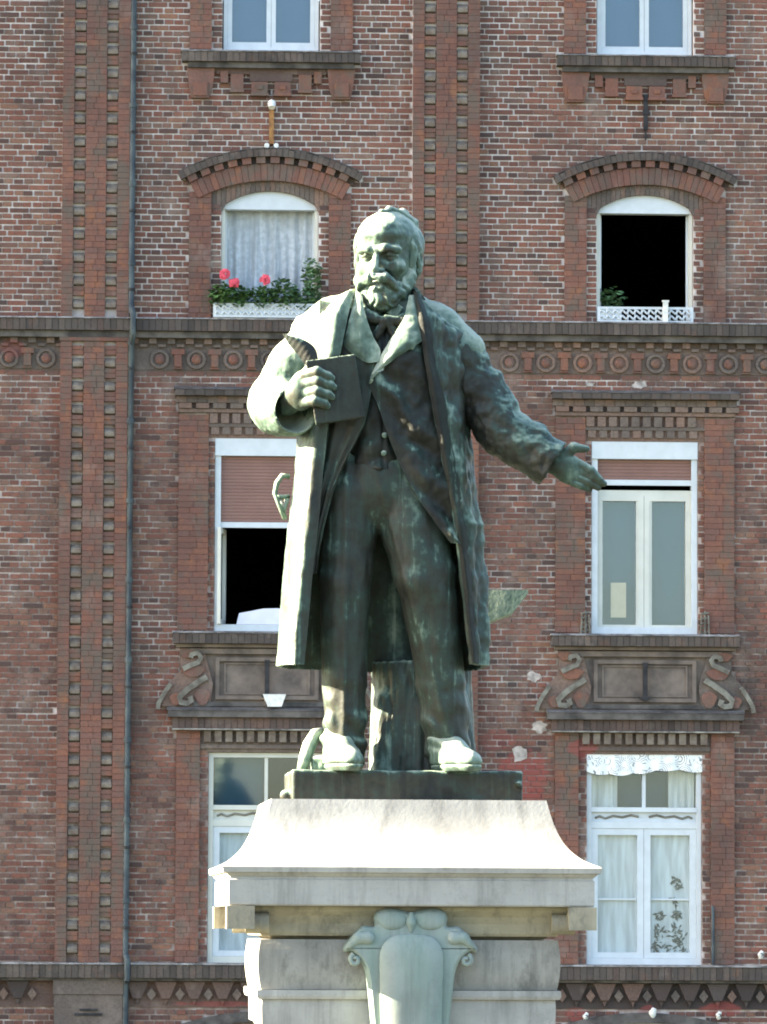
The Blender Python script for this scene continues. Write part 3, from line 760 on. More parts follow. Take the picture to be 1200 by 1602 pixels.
# white boxes / insulators / plaster repairs
T = At('wall_cup', -1.30, .17, 4.18, 'chipped white tapering china cup standing on the dark ledge left of the statue', 'wall cup')
T.part(MB().prism([(-1.40, 4.33), (-1.13, 4.33), (-1.18, 4.185), (-1.34, 4.185)], .03, .16), 'cup', 'porcelain')
for (u, z, lab) in ((2.38, .615, 'white porcelain insulator on red painted patch nearest the pedestal, low on the wall'), (3.16, .655, 'larger white porcelain insulator low on the wall under the middle of the lace window'),
                    (3.93, .635, 'white porcelain insulator low on the wall, right of the lace window'), (4.42, 1.34, 'white porcelain knob just above the lower ledge at the right edge')):
    T = At('insulator', u, .0, z, lab, 'insulator', 'white insulators on the wall')
    r_ = .048 if 'larger' in lab else .034
    T.part(MB().tube([(u, -.0, z), (u, -.10, z)], .02, 8), 'pin', 'iron', smooth=50)
    T.part(MB().tube([(u, -.05, z - r_), (u - .01, -.075, z), (u + .015, -.07, z + r_ * 1.2)], [r_ * .8, r_, r_ * .6], 10), 'bell', 'porcelain', smooth=60)
# conduit beside the lace window
T = At('conduit', 3.86, .04, 1.22, 'thin grey conduit standing right of the lace window', 'conduit')
T.part(MB().tube([(3.86, -.05, 1.22), (3.86, -.05, 1.86), (3.855, -.02, 1.90)], .018, 8), 'tube', 'pipe', smooth=50)
for zz in (1.35, 1.75): T.part(MB().box(3.835, 3.885, .004, .033, zz, zz + .02), 'clip', 'iron')
# plaster repairs on the wall
for k, (u, z, ru, rz) in enumerate(((1.77, 4.56, .085, .075), (1.83, 3.97, .10, .07), (1.60, 3.66, .09, .12), (-3.18, 2.55, .05, .05), (3.0, 8.0, .09, .05), (2.42, 8.0, .06, .03))):
    pts = []
    for q in range(14):
        g = q / 14 * 2 * PI; rr = random.uniform(.65, 1.15); pts.append((u + ru * rr * math.cos(g), z + rz * rr * math.sin(g)))
    MB().prism(pts, -.008, .007 + .0011 * k).build('plaster_patch', 'plaster', B)

# blinds and curtains
BAY = ('left', 'right')
for i, a in enumerate(AX):
    T = At('window_blind', a, -.26, 11.95, f'plain grey blue blind behind the glass of the top {BAY[i]} window', 'blind')
    T.part(cloth(a - .54, a + .54, 11.95, 13.66, -.27, .004, 3, seed=i), 'fabric', 'bluecurtain', smooth=60)
T = At('curtain', AX[0], -.26, 8.80, 'patterned grey lace curtain behind the flower box, beside the bearded head', 'curtain')
T.part(cloth(AX[0] - .52, AX[0] + .50, 8.80, 10.05, -.25, .035, 9, 110, 8, 3), 'fabric', 'gingham', smooth=80)
a = AX[1]
T = At('window_blind', a, -.3, 5.2, 'grey green blind behind the double casement right of the outstretched hand', 'blind')
T.part(cloth(a - .54, a + .54, 5.16, 6.68, -.25, .003, 2, seed=5), 'fabric', 'greycurtain', smooth=60)
T = At('paper_sheet', a - .29, -.155, 5.26, 'upright beige paper stuck inside the left casement pane', 'paper')
T.part(MB().box(a - .385, a - .205, -.158, -.154, 5.27, 5.68), 'sheet', 'paper')
T = At('lace_valance', a, -.03, 3.44, 'white patterned lace valance across the top of the ground floor window', 'valance')
T.part(cloth(a - .68, a + .68, 3.46, 3.665, -.015, .012, 8, 90, 4, 8, wave_bottom=lambda s: -.03 * math.sin(2 * PI * s) - .02 * abs(math.sin(5 * PI * s))), 'fabric', 'lace', smooth=80)
T = At('net_curtain', a, -.25, 1.3, 'white net curtain with dark embroidered flowers in the ground floor window on the right', 'curtain')
nc = T.part(cloth(a - .60, a + .60, 1.30, 2.80, -.160, .004, 7, 90, 6, 9), 'fabric', 'net', smooth=80)
mo = MB(); r2 = random.Random(4)
def petals(cu, cz, rad, n):
    for _ in range(n):
        g = r2.uniform(0, 2 * PI); q = r2.uniform(.2, 1) * rad; l = r2.uniform(.02, .045); u, z, ang = cu + q * math.cos(g), cz + q * math.sin(g) * 1.15, r2.uniform(0, PI)
        c, s = math.cos(ang), math.sin(ang)
        mo.prism([(u - c * l, z - s * l), (u + s * l * .35, z - c * l * .35), (u + c * l, z + s * l), (u - s * l * .35, z + c * l * .35)], -.1555, -.1535)
for cu, cz, rad, n in ((.38, 2.17, .08, 20), (.36, 1.95, .05, 8), (.38, 1.82, .08, 18), (.19, 1.78, .06, 12), (.40, 1.58, .11, 30), (.19, 1.60, .07, 18), (.16, 1.42, .08, 22), (.40, 1.44, .07, 10), (.30, 1.39, .05, 6), (.48, 1.36, .06, 8)): petals(a + cu, cz, rad, n)
T.part(mo, 'embroidery', 'motif', nc, kind='stuff')
for s, lab in ((-1, 'left'), (1, 'right')):
    T = At('drape', a + s * .45, -.24, 3.02, f'white drape hanging at the {lab} side of the upper lights under the lace valance', 'drape', None)
    T.part(cloth(a + s * .45 - .15, a + s * .45 + .15, 3.0, 3.62, -.22, .02, 4, 40, 5, 12 + s), 'fabric', 'drape', smooth=80)
T = At('window_blind', a, -.30, 3.0, 'grey blind deep behind the upper lights of the lace window', 'blind')
T.part(cloth(a - .6, a + .6, 2.95, 3.66, -.30, .003, 2, seed=6), 'fabric', 'greycurtain', smooth=60)
a = AX[0]
T = At('net_curtain', a, -.25, 1.3, 'plain white net curtain in the ground floor window left of the pedestal', 'curtain')
T.part(cloth(a - .60, a + .60, 1.30, 2.80, -.165, .006, 5, 60, 6, 19), 'fabric', 'net', smooth=80)
T = At('window_blind', a - .3, -.25, 3.05, 'grey blind in the upper left light of the window left of the pedestal', 'blind')
T.part(cloth(a - .60, a - .03, 3.03, 3.61, -.21, .004, 3, 40, 3, 7), 'fabric', 'greycurtain', smooth=60)
T = At('bedding', a, .0, 5.15, 'pale lilac bedding airing on the sill of the half shuttered window', 'bedding')
mb = MB(); prof = [(-.36, .0), (-.33, .13), (-.22, .15), (-.05, .185), (.12, .19), (.30, .17), (.40, .12), (.42, 0)]
mb.prism([(a + x, 5.152 + z) for x, z in prof], -.16, -.03); T.part(mb, 'cloth', 'linen')

# flower box and its plants, railing, pot
def scallop_box(T, u0, u1, z0, z1, d0, d1, solid_to):
    T.part(MB().box(u0, u1, d1 - .012, d1, z0, z0 + .022).box(u0, u1, d1 - .012, d1, z1 - .028, z1).box(u0, u0 + .025, d1 - .012, d1, z0 + .022, z1 - .028).box(u1 - .025, u1, d1 - .012, d1, z0 + .022, z1 - .028), 'rail', 'white')
    mb = MB(); n = int((u1 - u0) / .085); zc = (z0 + z1) / 2
    for row in (-1, 1):
        pts = [(u0 + .03 + (u1 - u0 - .06) * i / (n * 4), -(d1 - .006), zc + row * .033 + .02 * math.sin(i * PI / 2)) for i in range(n * 4 + 1)]
        mb.tube(pts, .013, 6)
    for i in range(n + 1):
        q = u0 + .03 + (u1 - u0 - .06) * i / n; mb.tube([(q, -(d1 - .006), z0 + .01), (q, -(d1 - .006), z1 - .01)], .008, 5)
    T.part(mb, 'scrollwork', 'white', smooth=50)
    if solid_to: T.part(MB().box(u0 + .03, solid_to, d1 - .02, d1 - .014, z0 + .01, z1 - .01), 'back_plate', 'white')
T = At('flower_box', AX[0] - .03, .08, 8.73, 'white ornamented flower box under the lace curtained window', 'flower box')
scallop_box(T, AX[0] - .66, AX[0] + .62, 8.735, 8.90, 0, .17, AX[0] + .5)
T.part(MB().box(AX[0] - .65, AX[0] + .61, .0, .145, 8.73, 8.86), 'trough', 'cream')
T = At('window_railing', AX[1], .02, 8.73, 'low white wave patterned railing across the dark open window', 'railing')
scallop_box(T, AX[1] - .565, AX[1] + .565, 8.73, 8.915, 0, .06, AX[1] - .28)
T = At('white_post', AX[1] + .235, .08, 8.73, 'short white post fixed to the railing of the dark open window', 'post')
T.part(MB().box(AX[1] + .205, AX[1] + .265, .0605, .10, 8.735, 8.97).box(AX[1] + .195, AX[1] + .275, .0605, .11, 8.971, 8.99), 'post', 'porcelain')

def leaves(center, rad, n, size, seed):
    r = random.Random(seed); mb = MB(); cu, cd, cz = center
    for _ in range(n):
        while True:
            x, y, z = (r.uniform(-1, 1) for _ in range(3))
            if x * x + y * y + z * z < 1: break
        p = Vector((cu + x * rad[0], -(cd + y * rad[1]), cz + z * rad[2]))
        a_, b_ = r.uniform(0, 2 * PI), r.uniform(-.9, .9)
        ax = Vector((math.cos(a_), math.sin(a_), .5 * b_)).normalized(); bx = ax.cross(Vector((r.uniform(-1, 1), r.uniform(-1, 1), 1))).normalized()
        l = size * r.uniform(.6, 1.2); q = ax.cross(bx) * l * .2
        mb.raw([p - ax * l, p - bx * l * .55 + q, p + ax * l, p + bx * l * .55 + q], [(0, 1, 2), (0, 2, 3)])
    return mb
def geranium(u, w_, h, flowers, label, seed, mat='leaf', n=230, d=.08):
    T = At('geranium' if flowers else 'trailing_plant', u, d, 8.86, label, 'plant', 'plants in the flower box')
    T.part(leaves((u, d + .05, 8.86 + h / 2), (w_, .13, h / 2 + .02), n + 40, .042, seed), 'foliage', mat, kind='stuff')
    T.part(MB().tube([(u, -d, 8.862), (u + .02, -d, 8.9 + h * .6)], .012, 6), 'stem', 'leaf')
    for fu, fz in flowers:
        mb = MB(); r = random.Random(seed + 9)
        for _ in range(26):
            g = Vector((r.gauss(0, 1), r.gauss(0, 1), r.gauss(0, .8))).normalized() * .043
            c = Vector((fu + g.x, -d - .16 + g.y, fz + g.z)); l = .022
            mb.raw([c + Vector((-l, 0, -l)), c + Vector((l, -.008, -l)), c + Vector((l, 0, l)), c + Vector((-l, .008, l))], [(0, 1, 2, 3)])
        T.part(mb, 'blossom', 'petal')
A0 = AX[0]
geranium(A0 - .55, .17, .27, [(A0 - .53, 9.23)], 'geranium at the left end of the flower box, its one pale pink bloom tallest', 1)
geranium(A0 - .36, .16, .25, [(A0 - .42, 9.13)], 'geranium second in the flower box with a low coral bloom', 2)
geranium(A0 - .08, .18, .25, [(A0 - .06, 9.17)], 'geranium in the middle of the flower box with a bright red bloom', 3)
geranium(A0 + .16, .18, .34, [], 'pale green bloomless plant between the red geranium and the tall bush', 4, 'leaf2')
T = At('leafy_bush', A0 + .42, .08, 8.86, 'tallest leafy green bush at the right end of the flower box by the head', 'plant', 'plants in the flower box')
lv = leaves((A0 + .42, .11, 8.96), (.22, .11, .16), 300, .042, 7)
l2 = leaves((A0 + .49, .06, 9.24), (.13, .10, .22), 230, .040, 8); b_ = len(lv.v); lv.v += l2.v; lv.f += [tuple(i + b_ for i in f) for f in l2.f]
T.part(lv, 'foliage', 'leaf2', kind='stuff'); T.part(MB().tube([(A0 + .42, -.08, 8.862), (A0 + .48, -.08, 9.2)], .014, 6), 'stem', 'leaf')
T = At('potted_plant', AX[1] - .38, -.16, 8.75, 'dim potted plant standing inside the dark open window', 'plant')
T.part(leaves((AX[1] - .38, -.16, 9.06), (.17, .10, .13), 120, .04, 21), 'foliage', 'leaf2', kind='stuff')
T.part(MB().tube([(AX[1] - .38, .16, 8.77), (AX[1] - .38, .16, 8.93)], [.07, .10], 14), 'pot', 'pot', smooth=50)

# ------------------------------------------------------------------ the pedestal
PX, PY, PYAW = .076, 22.90, R(4.0)
P = empty('stone_pedestal', (PX, PY, 0), PYAW,  category='pedestal', label='tall pale limestone pedestal with flared cap and green shield carrying the bronze statue')
def rect_loft(prof, cx=0, caps=True, ratio=1.0):
    mb = MB(); vs = []; fs = []; prof = [(z, h * .975) for z, h in prof]
    for z, h in prof: vs += [(cx - h, -h * ratio, z), (cx + h, -h * ratio, z), (cx + h, h * ratio, z), (cx - h, h * ratio, z)]
    for i in range(len(prof) - 1):
        for k in range(4):
            fs.append((i * 4 + k, i * 4 + (k + 1) % 4, (i + 1) * 4 + (k + 1) % 4, (i + 1) * 4 + k))
    if caps: fs += [(3, 2, 1, 0), tuple((len(prof) - 1) * 4 + k for k in range(4))]
    return mb.raw(vs, fs)
rect_loft([(0.0, 1.25), (.22, 1.25), (.23, 1.2)]).build('base_step', 'stone_old', P)
rect_loft([(.231, 1.0), (.42, 1.0), (.50, .86), (.52, .80)]).build('foot_moulding', 'stone_old', P)
zb = .521
hts = [.30, .20, .16]
z = zb; prof_bands = [(.521, .80, .67), (.80, 1.02, .665), (1.02, 1.205, .66)]
for z0, z1, h in prof_bands:
    rect_loft([(z0 + .012, h - .03), (z0 + .013, h - .008), (z0 + .03, h), (z1 - .025, h), (z1 - .006, h - .008), (z1 - .005, h - .03)]).build('stone_course', 'stone_old', P)
rect_loft([(1.206, .625), (1.218, .63), (1.226, .650), (1.30, .652), (1.335, .650), (1.3355, .668), (1.35, .674), (1.374, .672)]).build('stone_course', 'stone', P)
N = 10; rect_loft([(1.375, .64)] + [(1.376 + .215 * i / N, .648 + .022 * math.sin(PI * (.12 + .72 * i / N))) for i in range(N + 1)] + [(1.592, .62)]).build('stone_course', 'stone_old', P)
rect_loft([(1.593, .60), (1.606, .62), (1.607, .655), (1.62, .665), (1.66, .672), (1.69, .69), (1.715, .72), (1.733, .725)]).build('bed_moulding', 'stone_yellow', P)
for sx in (-1, 1):
    for sy in (-1, 1):
        mb = MB(); mb.box(sx * .735 - .06, sx * .735 + .06, -sy * .735 - .06, -sy * .735 + .06, 1.635, 1.7335)
        mb.tube([(sx * .66 - .05, sy * .69, 1.66), (sx * .66 + .05, sy * .69, 1.66)], .045, 14)
        mb.build('corner_scroll', 'stone_yellow', P, smooth=40)
cap = [(1.734, .60), (1.735, .80), (1.742, .806), (1.845, .806), (1.85, .80), (1.858, .80), (1.866, .812), (1.874, .818), (1.878, .832), (1.900, .836), (1.906, .832)]
sweep = crs(np.array([(1.906, .832, 0), (1.922, .790, 0), (1.945, .748, 0), (1.985, .702, 0), (2.04, .665, 0), (2.11, .636, 0), (2.196, .612, 0)]), 26)
cap += [(float(z), float(h)) for z, h, _ in sweep[1:]]
co = rect_loft(cap).build('cap_stone', 'stone', P, smooth=20)

# ------------------------------------------------------------------ sculpting kit: distance fields + surface nets
def vnoise(p, seed=0):
    p = np.asarray(p, np.float32); i = np.floor(p).astype(np.int64); f = p - i; f = f * f * (3 - 2 * f)
    def h(x, y, z):
        n = (x * 374761393 + y * 668265263 + z * 2147483647 + seed * 974634777) & 0xffffffff
        n = ((n ^ (n >> 13)) * 1274126177) & 0xffffffff
        return ((n ^ (n >> 16)) & 0xffff).astype(np.float32) / 65535.0
    x, y, z = i[..., 0], i[..., 1], i[..., 2]; fx, fy, fz = f[..., 0], f[..., 1], f[..., 2]
    c = 0
    for dx in (0, 1):
        for dy in (0, 1):
            for dz in (0, 1):
                c = c + h(x + dx, y + dy, z + dz) * (fx if dx else 1 - fx) * (fy if dy else 1 - fy) * (fz if dz else 1 - fz)
    return c * 2 - 1
def fbm(p, seed=0, o=3):
    p = np.asarray(p, np.float32); return sum(vnoise(p * 2 ** k, seed + k) / 2 ** k for k in range(o))

class Vol:
    def __init__(s, lo, hi, h):
        s.lo = np.array(lo, np.float32); s.h = h; n = np.ceil((np.array(hi) - s.lo) / h).astype(int) + 1
        s.ax = [s.lo[k] + h * np.arange(n[k], dtype=np.float32) for k in range(3)]; s.d = np.full(n, 1e3, np.float32)
    def sub(s, lo, hi, pad):
        sl = []
        for k in range(3):
            a = int(max(0, math.floor((lo[k] - pad - s.lo[k]) / s.h))); b = int(min(len(s.ax[k]), math.ceil((hi[k] + pad - s.lo[k]) / s.h) + 1))
            if b <= a: return None, None
            sl.append(slice(a, b))
        return tuple(sl), np.meshgrid(*[s.ax[k][sl[k]] for k in range(3)], indexing='ij', sparse=True)
    def put(s, sl, nd, k, mode):
        d = s.d[sl]
        if mode == 'sub':
            nd = -nd
            if k > 0: hh = np.clip(.5 - .5 * (d - nd) / k, 0, 1); s.d[sl] = d + (nd - d) * hh + k * hh * (1 - hh)
            else: s.d[sl] = np.maximum(d, nd)
        else:
            if k > 0: hh = np.clip(.5 + .5 * (d - nd) / k, 0, 1); s.d[sl] = d + (nd - d) * hh - k * hh * (1 - hh)
            else: s.d[sl] = np.minimum(d, nd)
    def cone(s, a, b, ra, rb, k=0, mode='add'):
        a = np.array(a, np.float32); b = np.array(b, np.float32); r = max(ra, rb)
        sl, g = s.sub(np.minimum(a, b) - r, np.maximum(a, b) + r, k + 4 * s.h)
        if sl is None: return s
        ab = b - a; L = float(ab @ ab) + 1e-9
        t = np.clip(((g[0] - a[0]) * ab[0] + (g[1] - a[1]) * ab[1] + (g[2] - a[2]) * ab[2]) / L, 0, 1)
        nd = np.sqrt((g[0] - a[0] - t * ab[0]) ** 2 + (g[1] - a[1] - t * ab[1]) ** 2 + (g[2] - a[2] - t * ab[2]) ** 2) - (ra + (rb - ra) * t)
        s.put(sl, nd, k, mode); return s
    def chain(s, pts, rads, k=0, mode='add'):
        for i in range(len(pts) - 1): s.cone(pts[i], pts[i + 1], rads[i], rads[i + 1], k, mode)
        return s
    def ell(s, c, r, k=0, mode='add', rot=None):
        c = np.array(c, np.float32); r = np.array(r, np.float32); m = float(r.max())
        sl, g = s.sub(c - m, c + m, k + 4 * s.h)
        if sl is None: return s
        x, y, z = g[0] - c[0], g[1] - c[1], g[2] - c[2]
        if rot is not None:
            q = np.array(rot.to_3x3().inverted() if hasattr(rot, 'to_3x3') else rot.inverted(), np.float32)
            x, y, z = (q[i][0] * x + q[i][1] * y + q[i][2] * z for i in range(3))
        k0 = np.sqrt((x / r[0]) ** 2 + (y / r[1]) ** 2 + (z / r[2]) ** 2) + 1e-6
        k1 = np.sqrt((x / r[0] ** 2) ** 2 + (y / r[1] ** 2) ** 2 + (z / r[2] ** 2) ** 2) + 1e-9
        s.put(sl, k0 * (k0 - 1) / k1, k, mode); return s
    def box(s, c, hx, rnd=0, k=0, mode='add', rot=None):
        c = np.array(c, np.float32); m = float(np.linalg.norm(hx))
        sl, g = s.sub(c - m, c + m, k + 4 * s.h)
        if sl is None: return s
        x, y, z = g[0] - c[0], g[1] - c[1], g[2] - c[2]
        if rot is not None:
            q = np.array(rot.inverted(), np.float32); x, y, z = (q[i][0] * x + q[i][1] * y + q[i][2] * z for i in range(3))
        qx, qy, qz = abs(x) - hx[0] + rnd, abs(y) - hx[1] + rnd, abs(z) - hx[2] + rnd
        nd = np.sqrt(np.maximum(qx, 0) ** 2 + np.maximum(qy, 0) ** 2 + np.maximum(qz, 0) ** 2) + np.minimum(np.maximum(qx, np.maximum(qy, qz)), 0) - rnd
        s.put(sl, nd, k, mode); return s
    def mesh(s):
        """surface nets: arrays of vertices and quads"""
        d = s.d; ins = d < 0; n = np.array(d.shape) - 1
        cs = [(slice(dx, n[0] + dx), slice(dy, n[1] + dy), slice(dz, n[2] + dz)) for dx in (0, 1) for dy in (0, 1) for dz in (0, 1)]
        cnt = sum(ins[c].astype(np.int8) for c in cs); act = (cnt > 0) & (cnt < 8)
        I = np.argwhere(act); idx = np.full(act.shape, -1, np.int64); idx[act] = np.arange(len(I))
        acc = np.zeros((len(I), 3), np.float32); num = np.zeros(len(I), np.float32)
        off = [np.array([x, y, z]) for x in (0, 1) for y in (0, 1) for z in (0, 1)]
        dv = [d[tuple((I + o).T)] for o in off]
        for i in range(8):
            for j in range(i + 1, 8):
                if np.abs(off[i] - off[j]).sum() != 1: continue
                m = (dv[i] < 0) != (dv[j] < 0)
                t = np.clip(dv[i][m] / (dv[i][m] - dv[j][m]), 0.02, .98)[:, None]
                acc[m] += off[i] + t * (off[j] - off[i]); num[m] += 1
        V = s.lo + (I + acc / num[:, None]) * s.h
        Q = []
        for ax in range(3):
            a, b = [(1, 2), (2, 0), (0, 1)][ax]
            sl0 = [slice(None)] * 3; sl1 = [slice(None)] * 3; sl0[ax] = slice(0, -1); sl1[ax] = slice(1, None)
            e = ins[tuple(sl0)] != ins[tuple(sl1)]; E_ = np.argwhere(e)
            E_ = E_[(E_[:, a] > 0) & (E_[:, b] > 0) & (E_[:, a] < d.shape[a] - 1) & (E_[:, b] < d.shape[b] - 1)]
            flip = ins[tuple(E_.T)]
            da = np.zeros(3, int); da[a] = 1; db_ = np.zeros(3, int); db_[b] = 1
            q = np.stack([idx[tuple((E_ - x).T)] for x in (da + db_, db_, 0 * da, da)], 1)
            q[~flip] = q[~flip][:, ::-1]; Q.append(q)
        Q = np.concatenate(Q); Q = Q[(Q >= 0).all(1)]
        return V, Q

def grid_normals(V, Q):
    n = np.zeros_like(V); fn = np.cross(V[Q[:, 2]] - V[Q[:, 0]], V[Q[:, 3]] - V[Q[:, 1]])
    for k in range(4): np.add.at(n, Q[:, k], fn)
    return n / (np.linalg.norm(n, axis=1, keepdims=True) + 1e-9)
def relax(V, Q, it=1, f=.5):
    e = np.concatenate([Q[:, [0, 1]], Q[:, [1, 2]], Q[:, [2, 3]], Q[:, [3, 0]]])
    for _ in range(it):
        a = np.zeros_like(V); c = np.zeros(len(V), np.float32)
        np.add.at(a, e[:, 0], V[e[:, 1]]); np.add.at(c, e[:, 0], 1); np.add.at(a, e[:, 1], V[e[:, 0]]); np.add.at(c, e[:, 1], 1)
        V = V + f * (a / np.maximum(c, 1)[:, None] - V)
    return V
def np_obj(name, V, Q, mat, parent, sharp=None, **props):
    me = bpy.data.meshes.new(name); me.vertices.add(len(V)); me.vertices.foreach_set('co', np.asarray(V, np.float32).ravel())
    me.loops.add(Q.size); me.loops.foreach_set('vertex_index', Q.astype(np.int32).ravel())
    me.polygons.add(len(Q)); me.polygons.foreach_set('loop_start', np.arange(0, Q.size, Q.shape[1], dtype=np.int32))
    me.update(calc_edges=True); me.validate(); me.shade_smooth()
    if sharp: me.set_sharp_from_angle(angle=R(sharp))
    return link_obj(name, me, parent, mat, **props)

# shield on the pedestal's front
half = [(.0, 1.708), (.05, 1.722), (.10, 1.727), (.145, 1.712), (.158, 1.682), (.154, 1.652), (.175, 1.647), (.208, 1.648), (.248, 1.610), (.286, 1.560), (.280, 1.538), (.258, 1.540),
        (.230, 1.518), (.205, 1.485), (.190, 1.44), (.180, 1.35), (.170, 1.25), (.155, 1.1), (.12, .98), (.0, .90)]
Hs = crs(np.array([(x, z, 0) for x, z in half]), 90)[:, :2]
out = [tuple(p) for p in Hs] + [(-x, z) for x, z in Hs[::-1][1:-1]]
cz_ = 1.35; mb = MB(); vs = []; n = len(out)
O = np.array(out); nx = np.roll(O, -1, 0) - np.roll(O, 1, 0); nx = np.stack([-nx[:, 1], nx[:, 0]], 1); nx /= np.linalg.norm(nx, axis=1, keepdims=True) + 1e-9
if (nx[10] @ (O[10] - np.array([0, cz_]))) < 0: nx = -nx
for dd, ins_ in ((.55, 0), (.715, 0), (.733, .006), (.742, .016)):
    for (x, z), (a_, b_) in zip(O, nx): vs.append((x - a_ * ins_, -dd, z - b_ * ins_))
fs = [(k * n + i, k * n + (i + 1) % n, (k + 1) * n + (i + 1) % n, (k + 1) * n + i) for k in range(3) for i in range(n)] + [tuple(3 * n + i for i in range(n))]
mb.raw(vs, fs); sh = mb.build('shield', 'stone_green', P, smooth=40)
inner = [(.0, 1.612), (.06, 1.610), (.105, 1.590), (.132, 1.545), (.136, 1.48), (.134, 1.40), (.130, 1.25), (.115, 1.05), (.0, .94)]
Hi = crs(np.array([(x, z, 0) for x, z in inner]), 40)[:, :2]
Oi = np.array([tuple(p) for p in Hi] + [(-x, z) for x, z in Hi[::-1][1:-1]]); vs = []; n = len(Oi)
for dd, k_ in ((.741, 1.0), (.764, 1.0), (.772, .955), (.787, .72), (.793, .4)):
    for x, z in Oi: vs.append((x * k_, -dd, 1.28 + (z - 1.28) * (k_ if k_ == 1 else .5 + .5 * k_)))
mb = MB(); mb.raw(vs, [(k * n + i, k * n + (i + 1) % n, (k + 1) * n + (i + 1) % n, (k + 1) * n + i) for k in range(4) for i in range(n)] + [tuple(4 * n + i for i in range(n))])
mb.build('shield_field', 'stone_green', sh, smooth=35)
for sx in (-1, 1):
    mb = MB(); sp = [(sx * (.238 + .024 * (1 - q / 22) * math.cos(1.2 - q * .38)), -.725 - .015 * q / 22, 1.505 + .026 * (1 - q / 22) * math.sin(1.2 - q * .38)) for q in range(19)]
    mb.tube(sp, [.012 - .0002 * q for q in range(19)], 8); mb.build('volute', 'stone_green', sh, smooth=60)
    v = Vol((sx * .08 - .1, -.80, 1.56), (sx * .08 + .1, -.70, 1.75), .006); v.ell((sx * .082, -.735, 1.674), (.066, .022, .044)); V, Q = v.mesh(); np_obj('lobe', V, Q, 'stone_green', sh)
    v = Vol((min(sx * .15, sx * .30), -.80, 1.46), (max(sx * .15, sx * .30), -.70, 1.70), .006); v.chain([(sx * .185, -.738, 1.60), (sx * .225, -.740, 1.60), (sx * .262, -.738, 1.565)], [.030, .024, .014], .01); V, Q = v.mesh(); np_obj('wing', V, Q, 'stone_green', sh)
v = Vol((-.06, -.82, 1.55), (.06, -.70, 1.76), .005); v.chain([(0, -.738, 1.70), (0, -.742, 1.665), (0, -.740, 1.63)], [.012, .020, .010], .01); V, Q = v.mesh(); np_obj('tongue', V, Q, 'stone_green', sh)

# ------------------------------------------------------------------ the bronze statue
# sculpted on a sheet of 2.8 mm units: x to the right, y away from the viewer, height = 1206 - row
UN = .002807
ST = empty('bronze_statue', (.118, 22.6, 2.327), 0, category='statue',
           label='green patinated bronze statue of a bearded man in a long coat holding a notebook')
def tm(V):
    V = np.asarray(V, np.float32); o = np.empty_like(V)
    o[:, 0] = (V[:, 0] - 640 - V[:, 2] * .0049) * UN; o[:, 1] = V[:, 1] * UN; o[:, 2] = V[:, 2] * UN; return o
def pt(x, row, y): return (x, y, 1206 - row)
def sheet(rows, nu, nv, thick, disp=None, sign=1):
    """cloth of real thickness through rows of (x,row,y) points; outer face displaced by disp(s,t,points)"""
    G = np.stack([crs([pt(*p) for p in r], nu) for r in rows]); G = crs(G, nv)
    def nrm(G):
        du = np.gradient(G, axis=1); dv = np.gradient(G, axis=0); n = np.cross(du, dv); return sign * n / (np.linalg.norm(n, axis=2, keepdims=True) + 1e-6)
    n = nrm(G)
    if disp is not None:
        s, t = np.meshgrid(np.linspace(0, 1, nu), np.linspace(0, 1, nv)); G = G + n * disp(s, t, G)[..., None]; n = nrm(G)
    I = G - n * thick; V = np.concatenate([G.reshape(-1, 3), I.reshape(-1, 3)]); N_ = nu * nv
    j, i = np.meshgrid(np.arange(nv - 1), np.arange(nu - 1), indexing='ij'); q = (j * nu + i).ravel()
    F = np.stack([q, q + 1, q + nu + 1, q + nu], 1); F2 = F[:, ::-1] + N_
    ed = []
    for a, b in ([(k, k + 1) for k in range(nu - 1)] + [((nv - 1) * nu + k + 1, (nv - 1) * nu + k) for k in range(nu - 1)] + [((k + 1) * nu, k * nu) for k in range(nv - 1)] + [(k * nu + nu - 1, (k + 1) * nu + nu - 1) for k in range(nv - 1)]):
        ed.append((b, a, a + N_, b + N_))
    Q = np.concatenate([F, F2, np.array(ed)])
    if sign < 0: Q = Q[:, ::-1]
    return V, Q
def bronze(name, V, Q, mat='bronze', parent=None, sharp=55, it=0):
    if it: V = relax(V, Q, it)
    return np_obj(name, tm(V), Q, mat, parent or ST, sharp)
def rough(V, Q, amp, sc, seed=0, o=2, an=(1, 1, 1)):
    n = grid_normals(V, Q); return V + n * (amp * fbm(V / sc * np.array(an, np.float32), seed, o))[:, None]

# plinth with ragged left face
mb = MB(); rot = R(4)
pv = Vol((425, -170, -55), (835, 170, 6), 3.0)
pv.box((627, 105, -26), (180, 150, 26), 3, rot=Matrix.Rotation(rot, 3, 'Z'))
pv.cone((448, -30, -40), (448, 20, -42), 10, 6, 6); pv.cone((810, -40, -20), (810, 20, -38), 5, 6, 4)
V, Q = pv.mesh(); bronze('plinth', rough(V, Q, 1.2, 26, 3), Q, 'bronze', sharp=40)

